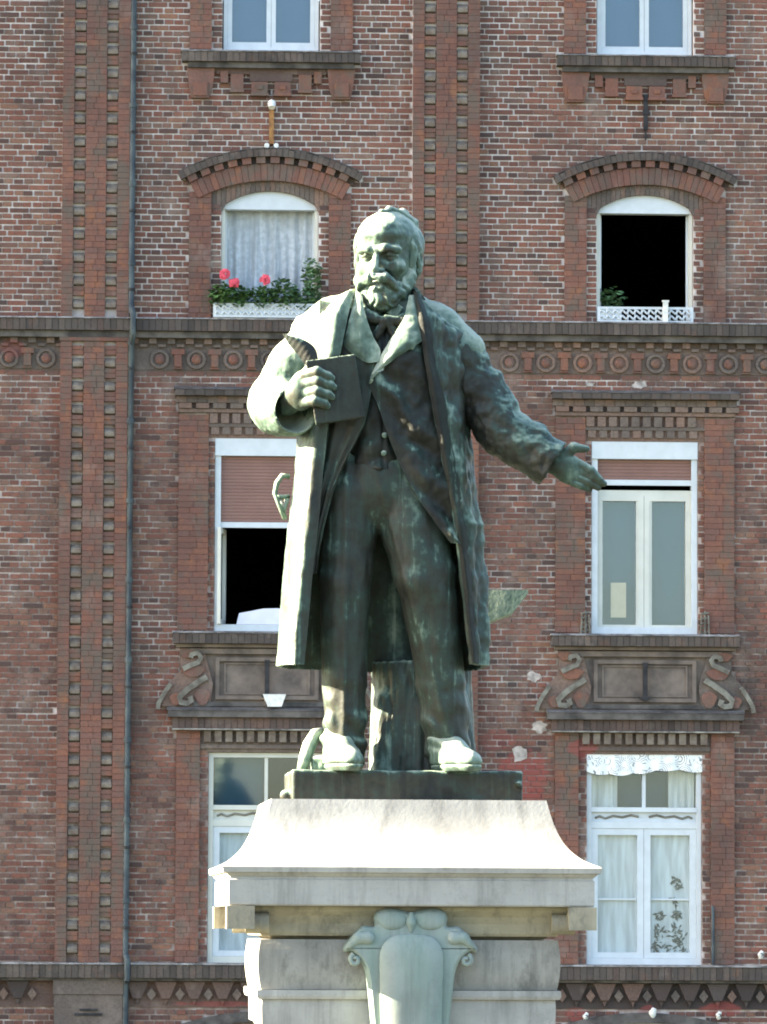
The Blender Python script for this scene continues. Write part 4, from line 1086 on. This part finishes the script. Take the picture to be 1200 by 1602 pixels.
# stump and anvil behind the legs
v = Vol((540, 0, -4), (785, 245, 250), 3.0)
v.cone((662, 96, -10), (660, 98, 185), 84, 78, 0); v.cone((600, 46, 0), (604, 50, 110), 24, 16, 14); v.cone((722, 46, 0), (716, 50, 120), 26, 16, 14); v.box((660, 100, 262), (140, 140, 88), 0, 0, 'sub')
V, Q = v.mesh(); n_ = grid_normals(V, Q)
V = V + n_ * (2.6 * fbm(np.stack([V[:, 0] / 8, V[:, 1] / 8, V[:, 2] / 45], 1), 4, 3))[:, None]; V[:, 2] = np.maximum(V[:, 2], -2)
bronze('tree_stump', V, Q, 'bronze_coat')
mb = MB(); pr = [(600, 912), (831, 912), (830, 917), (804, 950), (791, 954), (768, 963), (740, 968), (730, 1000), (600, 1000)]
mb.prism([(x, 1206 - r_) for x, r_ in pr], -205, -135); V = np.array(mb.v)
mb.v = [tuple(q) for q in tm(V)]; mb.build('anvil', 'bronze_pale', ST)

# trousers
v = Vol((470, -80, 8), (770, 85, 500), 2.0)
v.ell(pt(600, 765, 0), (98, 54, 70), 0); v.ell(pt(598, 735, -2), (84, 50, 40), 10)
v.chain([pt(549, 775, -4), pt(546, 830, -8), pt(541, 905, -14), pt(538, 1000, -12), pt(538, 1060, -10), pt(540, 1125, -6), pt(545, 1190, 6)], [50, 43, 40, 36, 35, 34, 30], 5)
v.chain([pt(646, 775, 0), pt(650, 830, -8), pt(665, 905, -18), pt(682, 1000, -10), pt(690, 1065, -4), pt(698, 1130, 2), pt(700, 1168, 8)], [56, 54, 49, 40, 38, 36, 34], 5)
V, Q = v.mesh(); n_ = grid_normals(V, Q); z = 1206 - V[:, 2]
cre = np.exp(-((V[:, 0] - (541 - (z - 900) * .01)) / 5) ** 2) * (V[:, 1] < -8) + np.exp(-((V[:, 0] - (600 + (z - 780) * .28)) / 6) ** 2) * (V[:, 1] < 5) * .6
wr = fbm(np.stack([V[:, 0] / 24, V[:, 1] / 24, V[:, 2] / 90], 1), 7, 3) * 2.0
ank = np.clip((z - 1040) / 110, 0, 1) * 2.6 * np.sin(V[:, 2] / 7.5 + V[:, 0] / 14 + 2 * vnoise(V / 30, 3)); knee = np.exp(-((z - 905) / 45) ** 2) * 1.4 * np.sin(V[:, 2] / 9 + V[:, 0] / 20)
V = V + n_ * (cre * 3.2 + wr + ank + knee)[:, None]
bronze('trousers', V, Q, 'bronze_green', it=1)

# shoes
def shoe(heel, toe, ank_, w_):
    h = np.array(heel, float); t = np.array(toe, float); v = Vol(np.minimum(h, t) - 40, np.maximum(h, t) + np.array([40, 40, 62]), 1.6)
    m = h + (t - h) * .55
    v.chain([h + [0, 0, 12], m + [0, 0, 12], t + [0, 0, 9]], [w_ * .82, w_ * .95, w_ * .74], 8); v.chain([np.array(ank_, float), h * .55 + t * .45 + [0, 0, 22], t * .8 + h * .2 + [0, 0, 13]], [w_ * 1.05, w_ * .92, w_ * .7], 10)
    sl, g = v.sub(v.lo, v.lo + 999, 0); sole = -1.5; v.d = np.maximum(v.d, (sole - g[2]) + 0 * v.d)
    V, Q = v.mesh(); n_ = grid_normals(V, Q)
    V = V + n_ * (-2.4 * np.exp(-((V[:, 2] - 9) / 1.8) ** 2) + 1.6 * np.clip((V[:, 2] - 24) / 12, 0, 1) * np.sin(V[:, 2] / 3.4 + V[:, 0] / 9))[:, None]
    return V, Q
V, Q = shoe((523, -8, 3), (552, -72, 3), (528, -6, 48), 25); bronze('shoe', V, Q, 'bronze_mid')
V, Q = shoe((692, -6, 3), (735, -62, 3), (694, -4, 42), 25); bronze('shoe', V, Q, 'bronze_mid')
# horn-like roll and block at the left foot
mb = MB(); mb.tube([(505, 18, 62), (494, 10, 58), (484, 2, 40), (477, -6, 18), (472, -10, -1)], [7, 10, 11, 10, 8], 12)
me = mb.mesh('scroll_end'); V = np.array([v_.co[:] for v_ in me.vertices]); V[:, 1] *= 1; 
for i, v_ in enumerate(me.vertices): v_.co = tm(V[i:i + 1])[0]
me.shade_smooth(); link_obj('scroll_end', me, ST, 'bronze_pale')
v = Vol((480, -40, -4), (525, 40, 36), 2); v.box((500, 4, 10), (13, 20, 13), 6); V, Q = v.mesh(); bronze('foot_block', rough(V, Q, 1.5, 12), Q, 'bronze_pale')

# waistcoat and shirt front
v = Vol((490, -75, 440), (720, 70, 765), 2.2)
v.ell(pt(600, 620, 4), (92, 50, 150), 0); v.ell(pt(598, 560, 0), (96, 48, 90), 20); v.cone(pt(596, 560, -8), pt(592, 740, -14), 42, 44, 14)
sl, g = v.sub(v.lo, v.lo + 999, 0); v.d = np.maximum(v.d, (1206 - 737) - g[2] + 6 * np.abs((g[0] - 592) / 60) + 0 * v.d)
V, Q = v.mesh(); n_ = grid_normals(V, Q)
pl = 2.2 * np.sin((V[:, 2] + .8 * np.abs(V[:, 0] - 595)) / 8 + 3 * vnoise(V / 34, 6)) * np.clip((700 - (1206 - V[:, 2])) / -80 + 1, 0, 1) + 2.5 * fbm(V / 22, 8, 2)
front = np.exp(-((V[:, 0] - 600) / 3.0) ** 2) * (V[:, 1] < -20) * -3
V = V + n_ * (pl + front)[:, None]; wc = bronze('waistcoat', V, Q, 'bronze_dark', it=1)
for k in range(5):
    v = Vol((590, -72, 0), (620, -40, 30), 1.2); v.ell((606, -56 - .5 * k, 15), (4.6, 3.4, 4.6)); V, Q = v.mesh(); V[:, 2] += 1206 - (600 + 28 * k) - 15; V[:, 0] -= 1.4 * k; V[:, 1] -= (2, 3, 3, 2, 1)[k]
    bronze('button', V, Q, 'bronze_pale', wc)
# wing collar and bow tie
v = Vol((548, -66, 672), (662, 50, 766), 1.5)
v.cone(pt(604, 512, 2), pt(605, 448, -4), 43, 37); v.cone(pt(604, 520, 2), pt(605, 436, -4), 30, 29, 2, 'sub'); v.box(pt(600, 482, -52), (8, 26, 20), 1, 1, 'sub', Matrix.Rotation(R(6), 3, 'Y'))
for s in (-1, 1):
    v.box(pt(600 + s * 17, 485, -41), (11, 3, 11), 1, 1, rot=Matrix.Rotation(R(35 * s), 3, 'Y') @ Matrix.Rotation(R(-16 * s), 3, 'Z'))
V, Q = v.mesh(); bronze('shirt_collar', V, Q, 'bronze_pale', sharp=45)
v = Vol((555, -78, 672), (655, -30, 732), 1.5)
v.ell(pt(604, 503, -58), (9, 8, 9))
for s in (-1, 1):
    v.cone(pt(604 + s * 6, 503, -57), pt(604 + s * 28, 497 + (6 if s > 0 else 0), -50), 6, 11, 3); v.cone(pt(604 + s * 4, 508, -57), pt(604 + s * 15, 528, -54), 5, 8, 3)
V, Q = v.mesh(); V[:, 1] = -52 + (V[:, 1] + 52) * .75; bronze('bow_tie', rough(V, Q, 1.6, 9, 2), Q, 'bronze_dark')

# frock coat: two front panels with lapels
def fold_r(s, t, G):
    return 5.0 * np.sin((G[..., 0] * .75 + G[..., 2] * .9) / 11 + 2.5 * vnoise(G / 38, 12)) * np.clip(s * 3, 0, 1) * np.clip((1 - s) * 4, 0, 1) + 4.0 * fbm(G / 26, 13, 3) * np.clip(s * 4, 0, 1)
rows = [[(593, 566, -62), (630, 550, -64), (668, 538, -58), (690, 530, -44)],
        [(577, 600, -66), (612, 595, -68), (665, 590, -60), (694, 585, -44)],
        [(592, 640, -66), (630, 640, -66), (674, 638, -58), (700, 635, -42)],
        [(606, 682, -66), (640, 682, -64), (684, 680, -58), (706, 680, -40)],
        [(622, 722, -66), (655, 722, -66), (694, 722, -58), (716, 722, -38)],
        [(648, 772, -68), (672, 775, -68), (704, 775, -58), (724, 772, -36)],
        [(676, 815, -68), (694, 818, -66), (714, 818, -56), (732, 815, -34)],
        [(704, 852, -66), (713, 855, -62), (726, 856, -52), (738, 852, -34)]]
V, Q = sheet(rows, 70, 120, 5, fold_r, -1); frock = bronze('frock_coat', V, Q, 'bronze_dark')
rows = [[(500, 470, -44), (540, 480, -52), (566, 500, -56), (590, 560, -60)], [(496, 560, -48), (530, 575, -58), (560, 585, -62), (583, 600, -64)],
        [(500, 640, -52), (525, 645, -60), (550, 650, -64), (573, 655, -66)], [(500, 680, -52), (520, 685, -60), (540, 690, -64), (558, 690, -66)],
        [(494, 730, -54), (510, 735, -60), (522, 738, -63), (533, 738, -65)], [(490, 780, -56), (500, 783, -60), (508, 785, -62), (515, 786, -64)],
        [(484, 850, -56), (489, 852, -58), (494, 853, -60), (500, 853, -61)], [(478, 900, -54), (484, 900, -56), (489, 900, -58), (495, 900, -59)]]
V, Q = sheet(rows, 40, 110, 5, lambda s, t, G: 2.2 * np.sin(s * 16 + 3 * t) * np.clip((1 - s) * 5, 0, 1) * np.clip(t * 3, 0, 1) + 2 * fbm(G / 24, 15, 2), -1)
bronze('frock_coat_panel', V, Q, 'bronze_green', frock)
rows = [[(557, 455, -46), (562, 460, -52), (566, 464, -54)], [(550, 490, -58), (562, 494, -66), (573, 500, -66)], [(543, 520, -62), (562, 522, -72), (583, 528, -70)],
        [(539, 545, -63), (564, 550, -74), (595, 552, -72)], [(566, 568, -70), (578, 572, -74), (592, 570, -74)]]
V, Q = sheet(rows, 22, 40, 4, lambda s, t, G: 1.5 * fbm(G / 14, 17, 2), -1); bronze('lapel', V, Q, 'bronze_pale', frock)
rows = [[(640, 462, -46), (645, 462, -48), (650, 462, -46)], [(632, 500, -62), (645, 500, -66), (658, 500, -58)], [(615, 528, -68), (640, 524, -72), (664, 522, -64)],
        [(598, 556, -72), (628, 548, -78), (664, 534, -68)], [(583, 586, -72), (600, 574, -78), (632, 556, -74)], [(577, 604, -70), (583, 596, -73), (590, 588, -73)]]
V, Q = sheet(rows, 26, 50, 4, lambda s, t, G: 1.8 * fbm(G / 14, 19, 2), -1); bronze('lapel', V, Q, 'bronze_pale', frock)

# overcoat: yoke, long skirt open at the front, sleeves
v = Vol((440, -62, 470), (780, 90, 776), 2.2)
v.chain([pt(566, 472, 12), pt(520, 492, 4), pt(488, 520, 0)], [22, 30, 36], 16); v.chain([pt(646, 472, 12), pt(690, 506, 6), pt(722, 545, 2)], [22, 30, 38], 16)
v.ell(pt(604, 560, 26), (128, 44, 92), 18); v.cone(pt(575, 452, 22), pt(634, 452, 22), 18, 18, 10)
v.ell(pt(604, 470, -30), (46, 60, 60), 4, 'sub')
V, Q = v.mesh(); V = rough(V, Q, 1.6, 30, 21, 3); V = rough(V, Q, .6, 9, 22, 2)
oc = bronze('overcoat', V, Q, 'bronze_pale', it=1)
def coatfold(s, t, G):
    side = np.clip(s * 9, 0, 1) * np.clip((1 - s) * 14, 0, 1)
    f = 4.5 * np.sin(2 * PI * (9 * s + .6 * np.sin(2.2 * t + 1))) * np.clip((s - .30) * 8, 0, 1) * np.clip((.93 - s) * 12, 0, 1) * (.3 + .8 * t)
    lump = fbm(np.stack([G[..., 0] / 15, G[..., 1] / 18, G[..., 2] / 42], -1), 31, 3) * np.where(s > .6, 4.2, 1.6) * side
    crump = fbm(G / 16, 33, 2) * np.where(s > .7, 1.9, .7) * side
    pocket = np.where(s > .6, 1, 0) * 4 * np.exp(-((G[..., 2] - (1206 - 820)) / 5) ** 2) * np.sin(np.clip(s - .74, 0, .16) / .16 * PI)
    return f + lump + crump + pocket
rows = [[(552, 458, -44), (536, 462, -46), (500, 478, -26), (490, 500, 30), (600, 470, 62), (715, 515, 36), (730, 520, -2), (690, 492, -40), (652, 462, -46)],
        [(538, 500, -60), (510, 505, -58), (470, 510, -12), (492, 510, 44), (600, 500, 66), (712, 520, 46), (742, 530, -4), (702, 520, -48), (659, 505, -60)],
        [(521, 580, -68), (495, 580, -62), (458, 580, -8), (488, 580, 50), (600, 580, 68), (706, 580, 50), (738, 580, 0), (708, 580, -50), (669, 580, -64)],
        [(514, 660, -70), (490, 660, -62), (463, 660, -2), (490, 660, 54), (600, 660, 70), (702, 660, 54), (735, 660, 4), (714, 660, -50), (682, 660, -64)],
        [(506, 740, -72), (482, 740, -68), (461, 740, -6), (486, 740, 58), (600, 740, 72), (704, 740, 58), (742, 740, 8), (722, 740, -50), (697, 740, -62)],
        [(499, 820, -74), (475, 820, -72), (451, 820, -8), (478, 820, 60), (600, 820, 76), (708, 820, 62), (752, 820, 10), (734, 820, -48), (712, 820, -60)],
        [(490, 900, -74), (468, 900, -74), (443, 900, -10), (470, 900, 64), (600, 900, 82), (712, 900, 66), (757, 900, 12), (742, 900, -44), (722, 900, -56)],
        [(483, 980, -74), (460, 980, -75), (437, 980, -12), (464, 980, 68), (600, 980, 86), (716, 980, 70), (760, 980, 12), (749, 980, -40), (731, 980, -52)],
        [(477, 1043, -73), (456, 1043, -75), (433, 1043, -12), (460, 1043, 70), (600, 1047, 90), (718, 1047, 73), (759, 1042, 12), (752, 1040, -38), (738, 1040, -50)]]
V, Q = sheet(rows, 190, 190, 6.5, coatfold, 1)
bronze('overcoat_skirt', V, Q, 'bronze_coat', oc)
# long collar strip turned out on the left, dark strip painting the shade along the right edge
rows = [[(556, 450, -30), (546, 456, -46), (530, 462, -40)], [(548, 480, -58), (530, 484, -68), (510, 488, -56)], [(540, 520, -68), (522, 524, -76), (502, 528, -62)],
        [(532, 560, -74), (516, 564, -80), (498, 566, -66)], [(524, 600, -76), (510, 604, -80), (496, 606, -68)]]
V, Q = sheet(rows, 24, 60, 5, lambda s, t, G: 1.2 * fbm(G / 16, 37, 2), 1); bronze('collar', V, Q, 'bronze_pale', oc)
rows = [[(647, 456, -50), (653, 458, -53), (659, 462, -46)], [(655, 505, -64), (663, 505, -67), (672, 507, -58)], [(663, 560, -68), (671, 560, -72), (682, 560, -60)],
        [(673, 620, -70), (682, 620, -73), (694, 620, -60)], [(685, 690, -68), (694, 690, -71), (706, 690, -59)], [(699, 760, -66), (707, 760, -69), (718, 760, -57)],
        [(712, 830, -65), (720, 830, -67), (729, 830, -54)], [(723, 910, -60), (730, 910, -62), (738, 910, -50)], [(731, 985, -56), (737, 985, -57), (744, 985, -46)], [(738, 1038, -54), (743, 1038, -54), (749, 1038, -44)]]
V, Q = sheet(rows, 20, 110, 3.5, lambda s, t, G: 1.8 * fbm(G / 20, 39, 3), -1); bronze('coat_edge_shade', V, Q, 'bronze_shade', oc)
rows = [[(560, 452, -24), (566, 444, 4), (604, 440, 30), (642, 444, 6), (652, 455, -30)], [(552, 466, -28), (556, 462, 12), (604, 458, 44), (654, 462, 12), (662, 470, -32)]]
V, Q = sheet(rows, 50, 14, 5, None, -1); bronze('collar', V, Q, 'bronze', oc)

def sleeve(chain, rads, lo, hi, mouth, seed, amp, mat, k=12, extra=None):
    v = Vol(lo, hi, 2.0); v.chain(chain, rads, k)
    if extra: extra(v)
    v.chain(*mouth, 3, 'sub')
    V, Q = v.mesh(); n_ = grid_normals(V, Q)
    a, b = np.array(chain[0]), np.array(chain[-1]); ax = (b - a) / np.linalg.norm(b - a); l = V @ ax
    w1 = np.sin(l / 10 + 3.2 * vnoise(V / 36, seed) + V[:, 2] / 40) * amp * (.5 + .5 * vnoise(V / 30, seed + 1)); w2 = fbm(V / 17, seed + 2, 3) * amp * 1.0
    V = V + n_ * (w1 + w2)[:, None]; return bronze('sleeve', V, Q, mat, oc, it=1)
m1 = ([pt(500, 656, -150), pt(474, 650, -100), pt(444, 641, -46)], [38, 37, 30])
sleeve([pt(494, 522, 0), pt(458, 570, -2), pt(426, 628, -8), pt(438, 640, -34), pt(456, 645, -64)], [36, 38, 38, 41, 42], (370, -135, 500), (550, 60, 730), m1, 41, 1.6, 'bronze_pale')
m2 = ([pt(905, 752, -46), pt(868, 726, -34), pt(840, 706, -26)], [34, 32, 22])
def cuff(v): v.box(pt(884, 737, -40), (22, 90, 60), 0, 0, 'sub', Matrix.Rotation(R(32), 3, 'Y'))
sleeve([pt(716, 548, 0), pt(752, 612, 4), pt(785, 668, -6), pt(820, 695, -18), pt(868, 727, -34)], [38, 41, 40, 37, 39], (670, -100, 420), (900, 70, 710), m2, 51, 3.0, 'bronze', extra=cuff)

# strap loop standing off the coat's left side
mb = MB()
for pts, rr in (([(452, 745, -10), (441, 744, -14), (433, 756, -16), (430, 772, -16), (437, 790, -14), (446, 812, -8)], 4.2), ([(431, 776, -16), (442, 778, -14), (452, 776, -8)], 3.6), ([(437, 783, -14), (444, 800, -12), (449, 780, -10)], 4.2)):
    mb.tube([pt(*p) for p in pts], rr, 8)
me = mb.mesh('strap_loop')
for v_ in me.vertices: v_.co = tm(np.array([v_.co[:]]))[0]
me.shade_smooth(); link_obj('strap_loop', me, oc, 'bronze_pale')

# hands
def biggest(V, Q):
    lab = np.arange(len(V)); e = np.concatenate([Q[:, [0, 1]], Q[:, [1, 2]], Q[:, [2, 3]], Q[:, [3, 0]]])
    while True:
        m = np.minimum(lab[e[:, 0]], lab[e[:, 1]]); new = lab.copy(); np.minimum.at(new, e[:, 0], m); np.minimum.at(new, e[:, 1], m); new = new[new]
        if (new == lab).all(): break
        lab = new
    c = np.bincount(lab); k = lab == c.argmax(); ix = np.cumsum(k) - 1
    return V[k], ix[Q[k[Q[:, 0]]]]
v = Vol((440, -145, 530), (535, -50, 640), 1.2)
v.cone(pt(450, 632, -62), pt(468, 622, -90), 22, 21, 6); v.ell(pt(473, 619, -95), (20, 17, 31), 8); 
for i in range(4):
    y0 = (595, 609, 624, 638)[i]; L = (1.0, 1.08, 1.0, .82)[i]
    v.chain([pt(478, y0, -104), pt(480 + 17 * L, y0 - 4 + i, -120), pt(480 + 34 * L, y0 + 3, -117), pt(480 + 40 * L, y0 + 6, -114)], [8.6, 7.6, 6.6, 5.4], 3.5)
v.chain([pt(470, 600, -90), pt(484, 588, -92), pt(500, 583, -90)], [9, 8.5, 7], 4)
V, Q = biggest(*v.mesh()); bronze('hand', V, Q, 'bronze_mid', it=1)
v = Vol((845, -85, 425), (955, 0, 525), 1.2); ry = Matrix.Rotation(R(27), 3, 'Y')
v.cone(pt(858, 720, -32), pt(880, 728, -37), 19, 19, 6); v.ell(pt(891, 735, -40), (25, 12, 23), 8, rot=ry); v.ell(pt(886, 722, -44), (16, 10, 11), 6, rot=ry)
v.chain([pt(880, 714, -44), pt(897, 701, -49), pt(917, 703, -50)], [9, 8, 5.5], 4)
for k_, (a_, b_, c_) in enumerate((((906, 726), (924, 737), (938, 751)), ((906, 737), (927, 746), (944, 757)), ((903, 747), (921, 755), (935, 763)), ((896, 755), (910, 761), (922, 766)))):
    v.chain([pt(*a_, -42), pt(*b_, -50 + 2 * k_), pt(*c_, -50 + 3 * k_)], [7.5, 7, 5.2] if k_ < 3 else [6.5, 6, 4.6], 2.0)
V, Q = biggest(*v.mesh()); bronze('hand', V, Q, 'bronze_mid', it=1)

# notebook and quill
v = Vol((470, -125, 520), (585, -70, 655), 1.5); rb = Matrix.Rotation(R(-9), 3, 'Y') @ Matrix.Rotation(R(7), 3, 'Z')
v.box(pt(525, 617, -99), (37, 7, 48), 2, rot=rb)
V, Q = v.mesh(); bk = bronze('notebook', V, Q, 'bronze_pale', sharp=40)
v = Vol((470, -125, 520), (585, -70, 655), 1.5); 
v.box(pt(525, 617, -105), (39, 2.4, 50), 1, rot=rb); v.box(pt(525, 617, -92.5), (39, 2.4, 50), 1, rot=rb); V, Q = v.mesh(); bronze('notebook_cover', V, Q, 'bronze', bk, sharp=40)
rows = [[(443, 530, -92), (446, 529, -93), (449, 530, -92)], [(452, 545, -94), (463, 539, -97), (472, 537, -94)], [(466, 562, -96), (478, 553, -100), (490, 548, -96)], [(480, 580, -98), (488, 570, -101), (497, 562, -98)], [(492, 590, -100), (496, 586, -101), (500, 582, -100)]]
V, Q = sheet(rows, 18, 40, 3, lambda s, t, G: .25 * np.sin(t * 60 + s * 8), -1); bronze('quill', V, Q, 'bronze_dark')

# head in its own frame: face towards -y
hm = Matrix.Rotation(R(-17), 3, 'Z') @ Matrix.Rotation(R(3), 3, 'X')
HM = np.array(hm, np.float32); HC = np.array([606, -2, 1206 - 390], np.float32)
def place_head(V): return V @ HM.T + HC
v = Vol((-66, -82, -100), (66, 78, 80), 1.25)
v.cone((0, 18, -100), (0, 12, -40), 36, 38, 0)
v.ell((0, 6, 20), (49, 58, 47), 6); v.ell((0, -10, -14), (41, 46, 56), 10); v.ell((0, -16, -50), (30, 35, 30), 10); v.ell((0, -24, 26), (38, 34, 30), 10)
v.chain([(-31, -45, 1), (-14, -56, 1.5), (0, -54, -1), (14, -56, 1.5), (31, -45, 1)], [6, 7.2, 6, 7.2, 6], 4)
for s in (-1, 1):
    v.ell((s * 20, -59, -12), (14, 15, 9.5), 4, 'sub'); v.ell((s * 19, -42, -12), (8, 7, 6), 1.5)
    v.chain([(s * 10, -48, -8), (s * 19, -51, -6), (s * 29, -43, -9)], [2.2, 3, 2.2], 1.5)
    v.ell((s * 29, -37, -26), (11, 10, 9), 10); v.cone((s * 12, -48, -32), (s * 26, -42, -48), 3, 3, 3, 'sub')
    v.ell((s * 49, 10, -14), (7, 13, 19), 3, rot=Matrix.Rotation(R(14 * s), 3, 'Z')); v.ell((s * 55, 6, -10), (5, 6, 10), 2, 'sub'); v.ell((s * 49, 6, -30), (5, 7, 6), 3)
    v.ell((s * 8.5, -61, -33), (6, 7, 5.5), 3)
v.chain([(0, -53, 1), (0, -61, -14), (0, -71, -30)], [5, 5.2, 6.2], 3); v.ell((0, -67, -33), (7, 7, 5), 3)
V, Q = v.mesh(); n_ = grid_normals(V, Q); V = V + n_ * (1.0 * fbm(V / 12, 61, 2) + .8 * np.sin(V[:, 2] / 3.2) * np.exp(-((V[:, 2] - 26) / 14) ** 2) * (V[:, 1] < -30))[:, None]
hd = bronze('head', place_head(V), Q, 'bronze_head', it=1)
v = Vol((-70, -60, -60), (70, 88, 90), 1.6)
v.ell((0, 26, 14), (51, 50, 48), 6); v.ell((0, 42, -22), (40, 32, 34), 10)
for s in (-1, 1): v.ell((s * 45, 6, 8), (9, 24, 28), 8); v.cone((s * 43, -10, -8), (s * 41, -8, -32), 6, 6, 5)
v.ell((0, -44, 34), (44, 56, 54), 10, 'sub')
v.chain([(-2, -22, 64), (6, -6, 67), (22, 12, 62), (36, 26, 48)], [3, 5, 7, 8], 6)
for s in (-1, 1): v.ell((s * 49, 10, -16), (12, 12, 16), 4, 'sub')
V, Q = v.mesh(); n_ = grid_normals(V, Q); V = V + n_ * (1.0 * np.sin(V[:, 1] / 3.4 + V[:, 2] / 9 + 3 * vnoise(V / 18, 63)) + .5 * fbm(V / 9, 64, 2))[:, None]
bronze('hair', place_head(V), Q, 'bronze_head', hd)
v = Vol((-62, -88, -112), (62, 40, -12), 1.4)
v.ell((0, -33, -66), (34, 32, 26), 8); v.ell((0, -42, -78), (28, 25, 18), 8)
for s in (-1, 1): v.chain([(s * 42, -6, -22), (s * 39, -13, -44), (s * 27, -27, -64)], [6, 10, 14], 8)
v.ell((0, -70, -56), (15, 9, 4), 3, 'sub')
v.chain([(0, -69, -41), (13, -67, -44), (26, -59, -52), (33, -50, -61)], [6.5, 8, 6.5, 3], 4); v.chain([(0, -69, -41), (-13, -67, -44), (-26, -59, -52), (-33, -50, -61)], [6.5, 8, 6.5, 3], 4)
v.ell((0, -64, -60), (11, 6, 5), 3)
V, Q = v.mesh(); n_ = grid_normals(V, Q)
V = V + n_ * (1.3 * np.sin(V[:, 0] / 2.7 + np.sign(V[:, 0]) * V[:, 2] / 7 + 3.5 * vnoise(V / 13, 66)) + .5 * fbm(V / 8, 67, 2))[:, None]
bronze('beard', place_head(V), Q, 'bronze_head', hd)
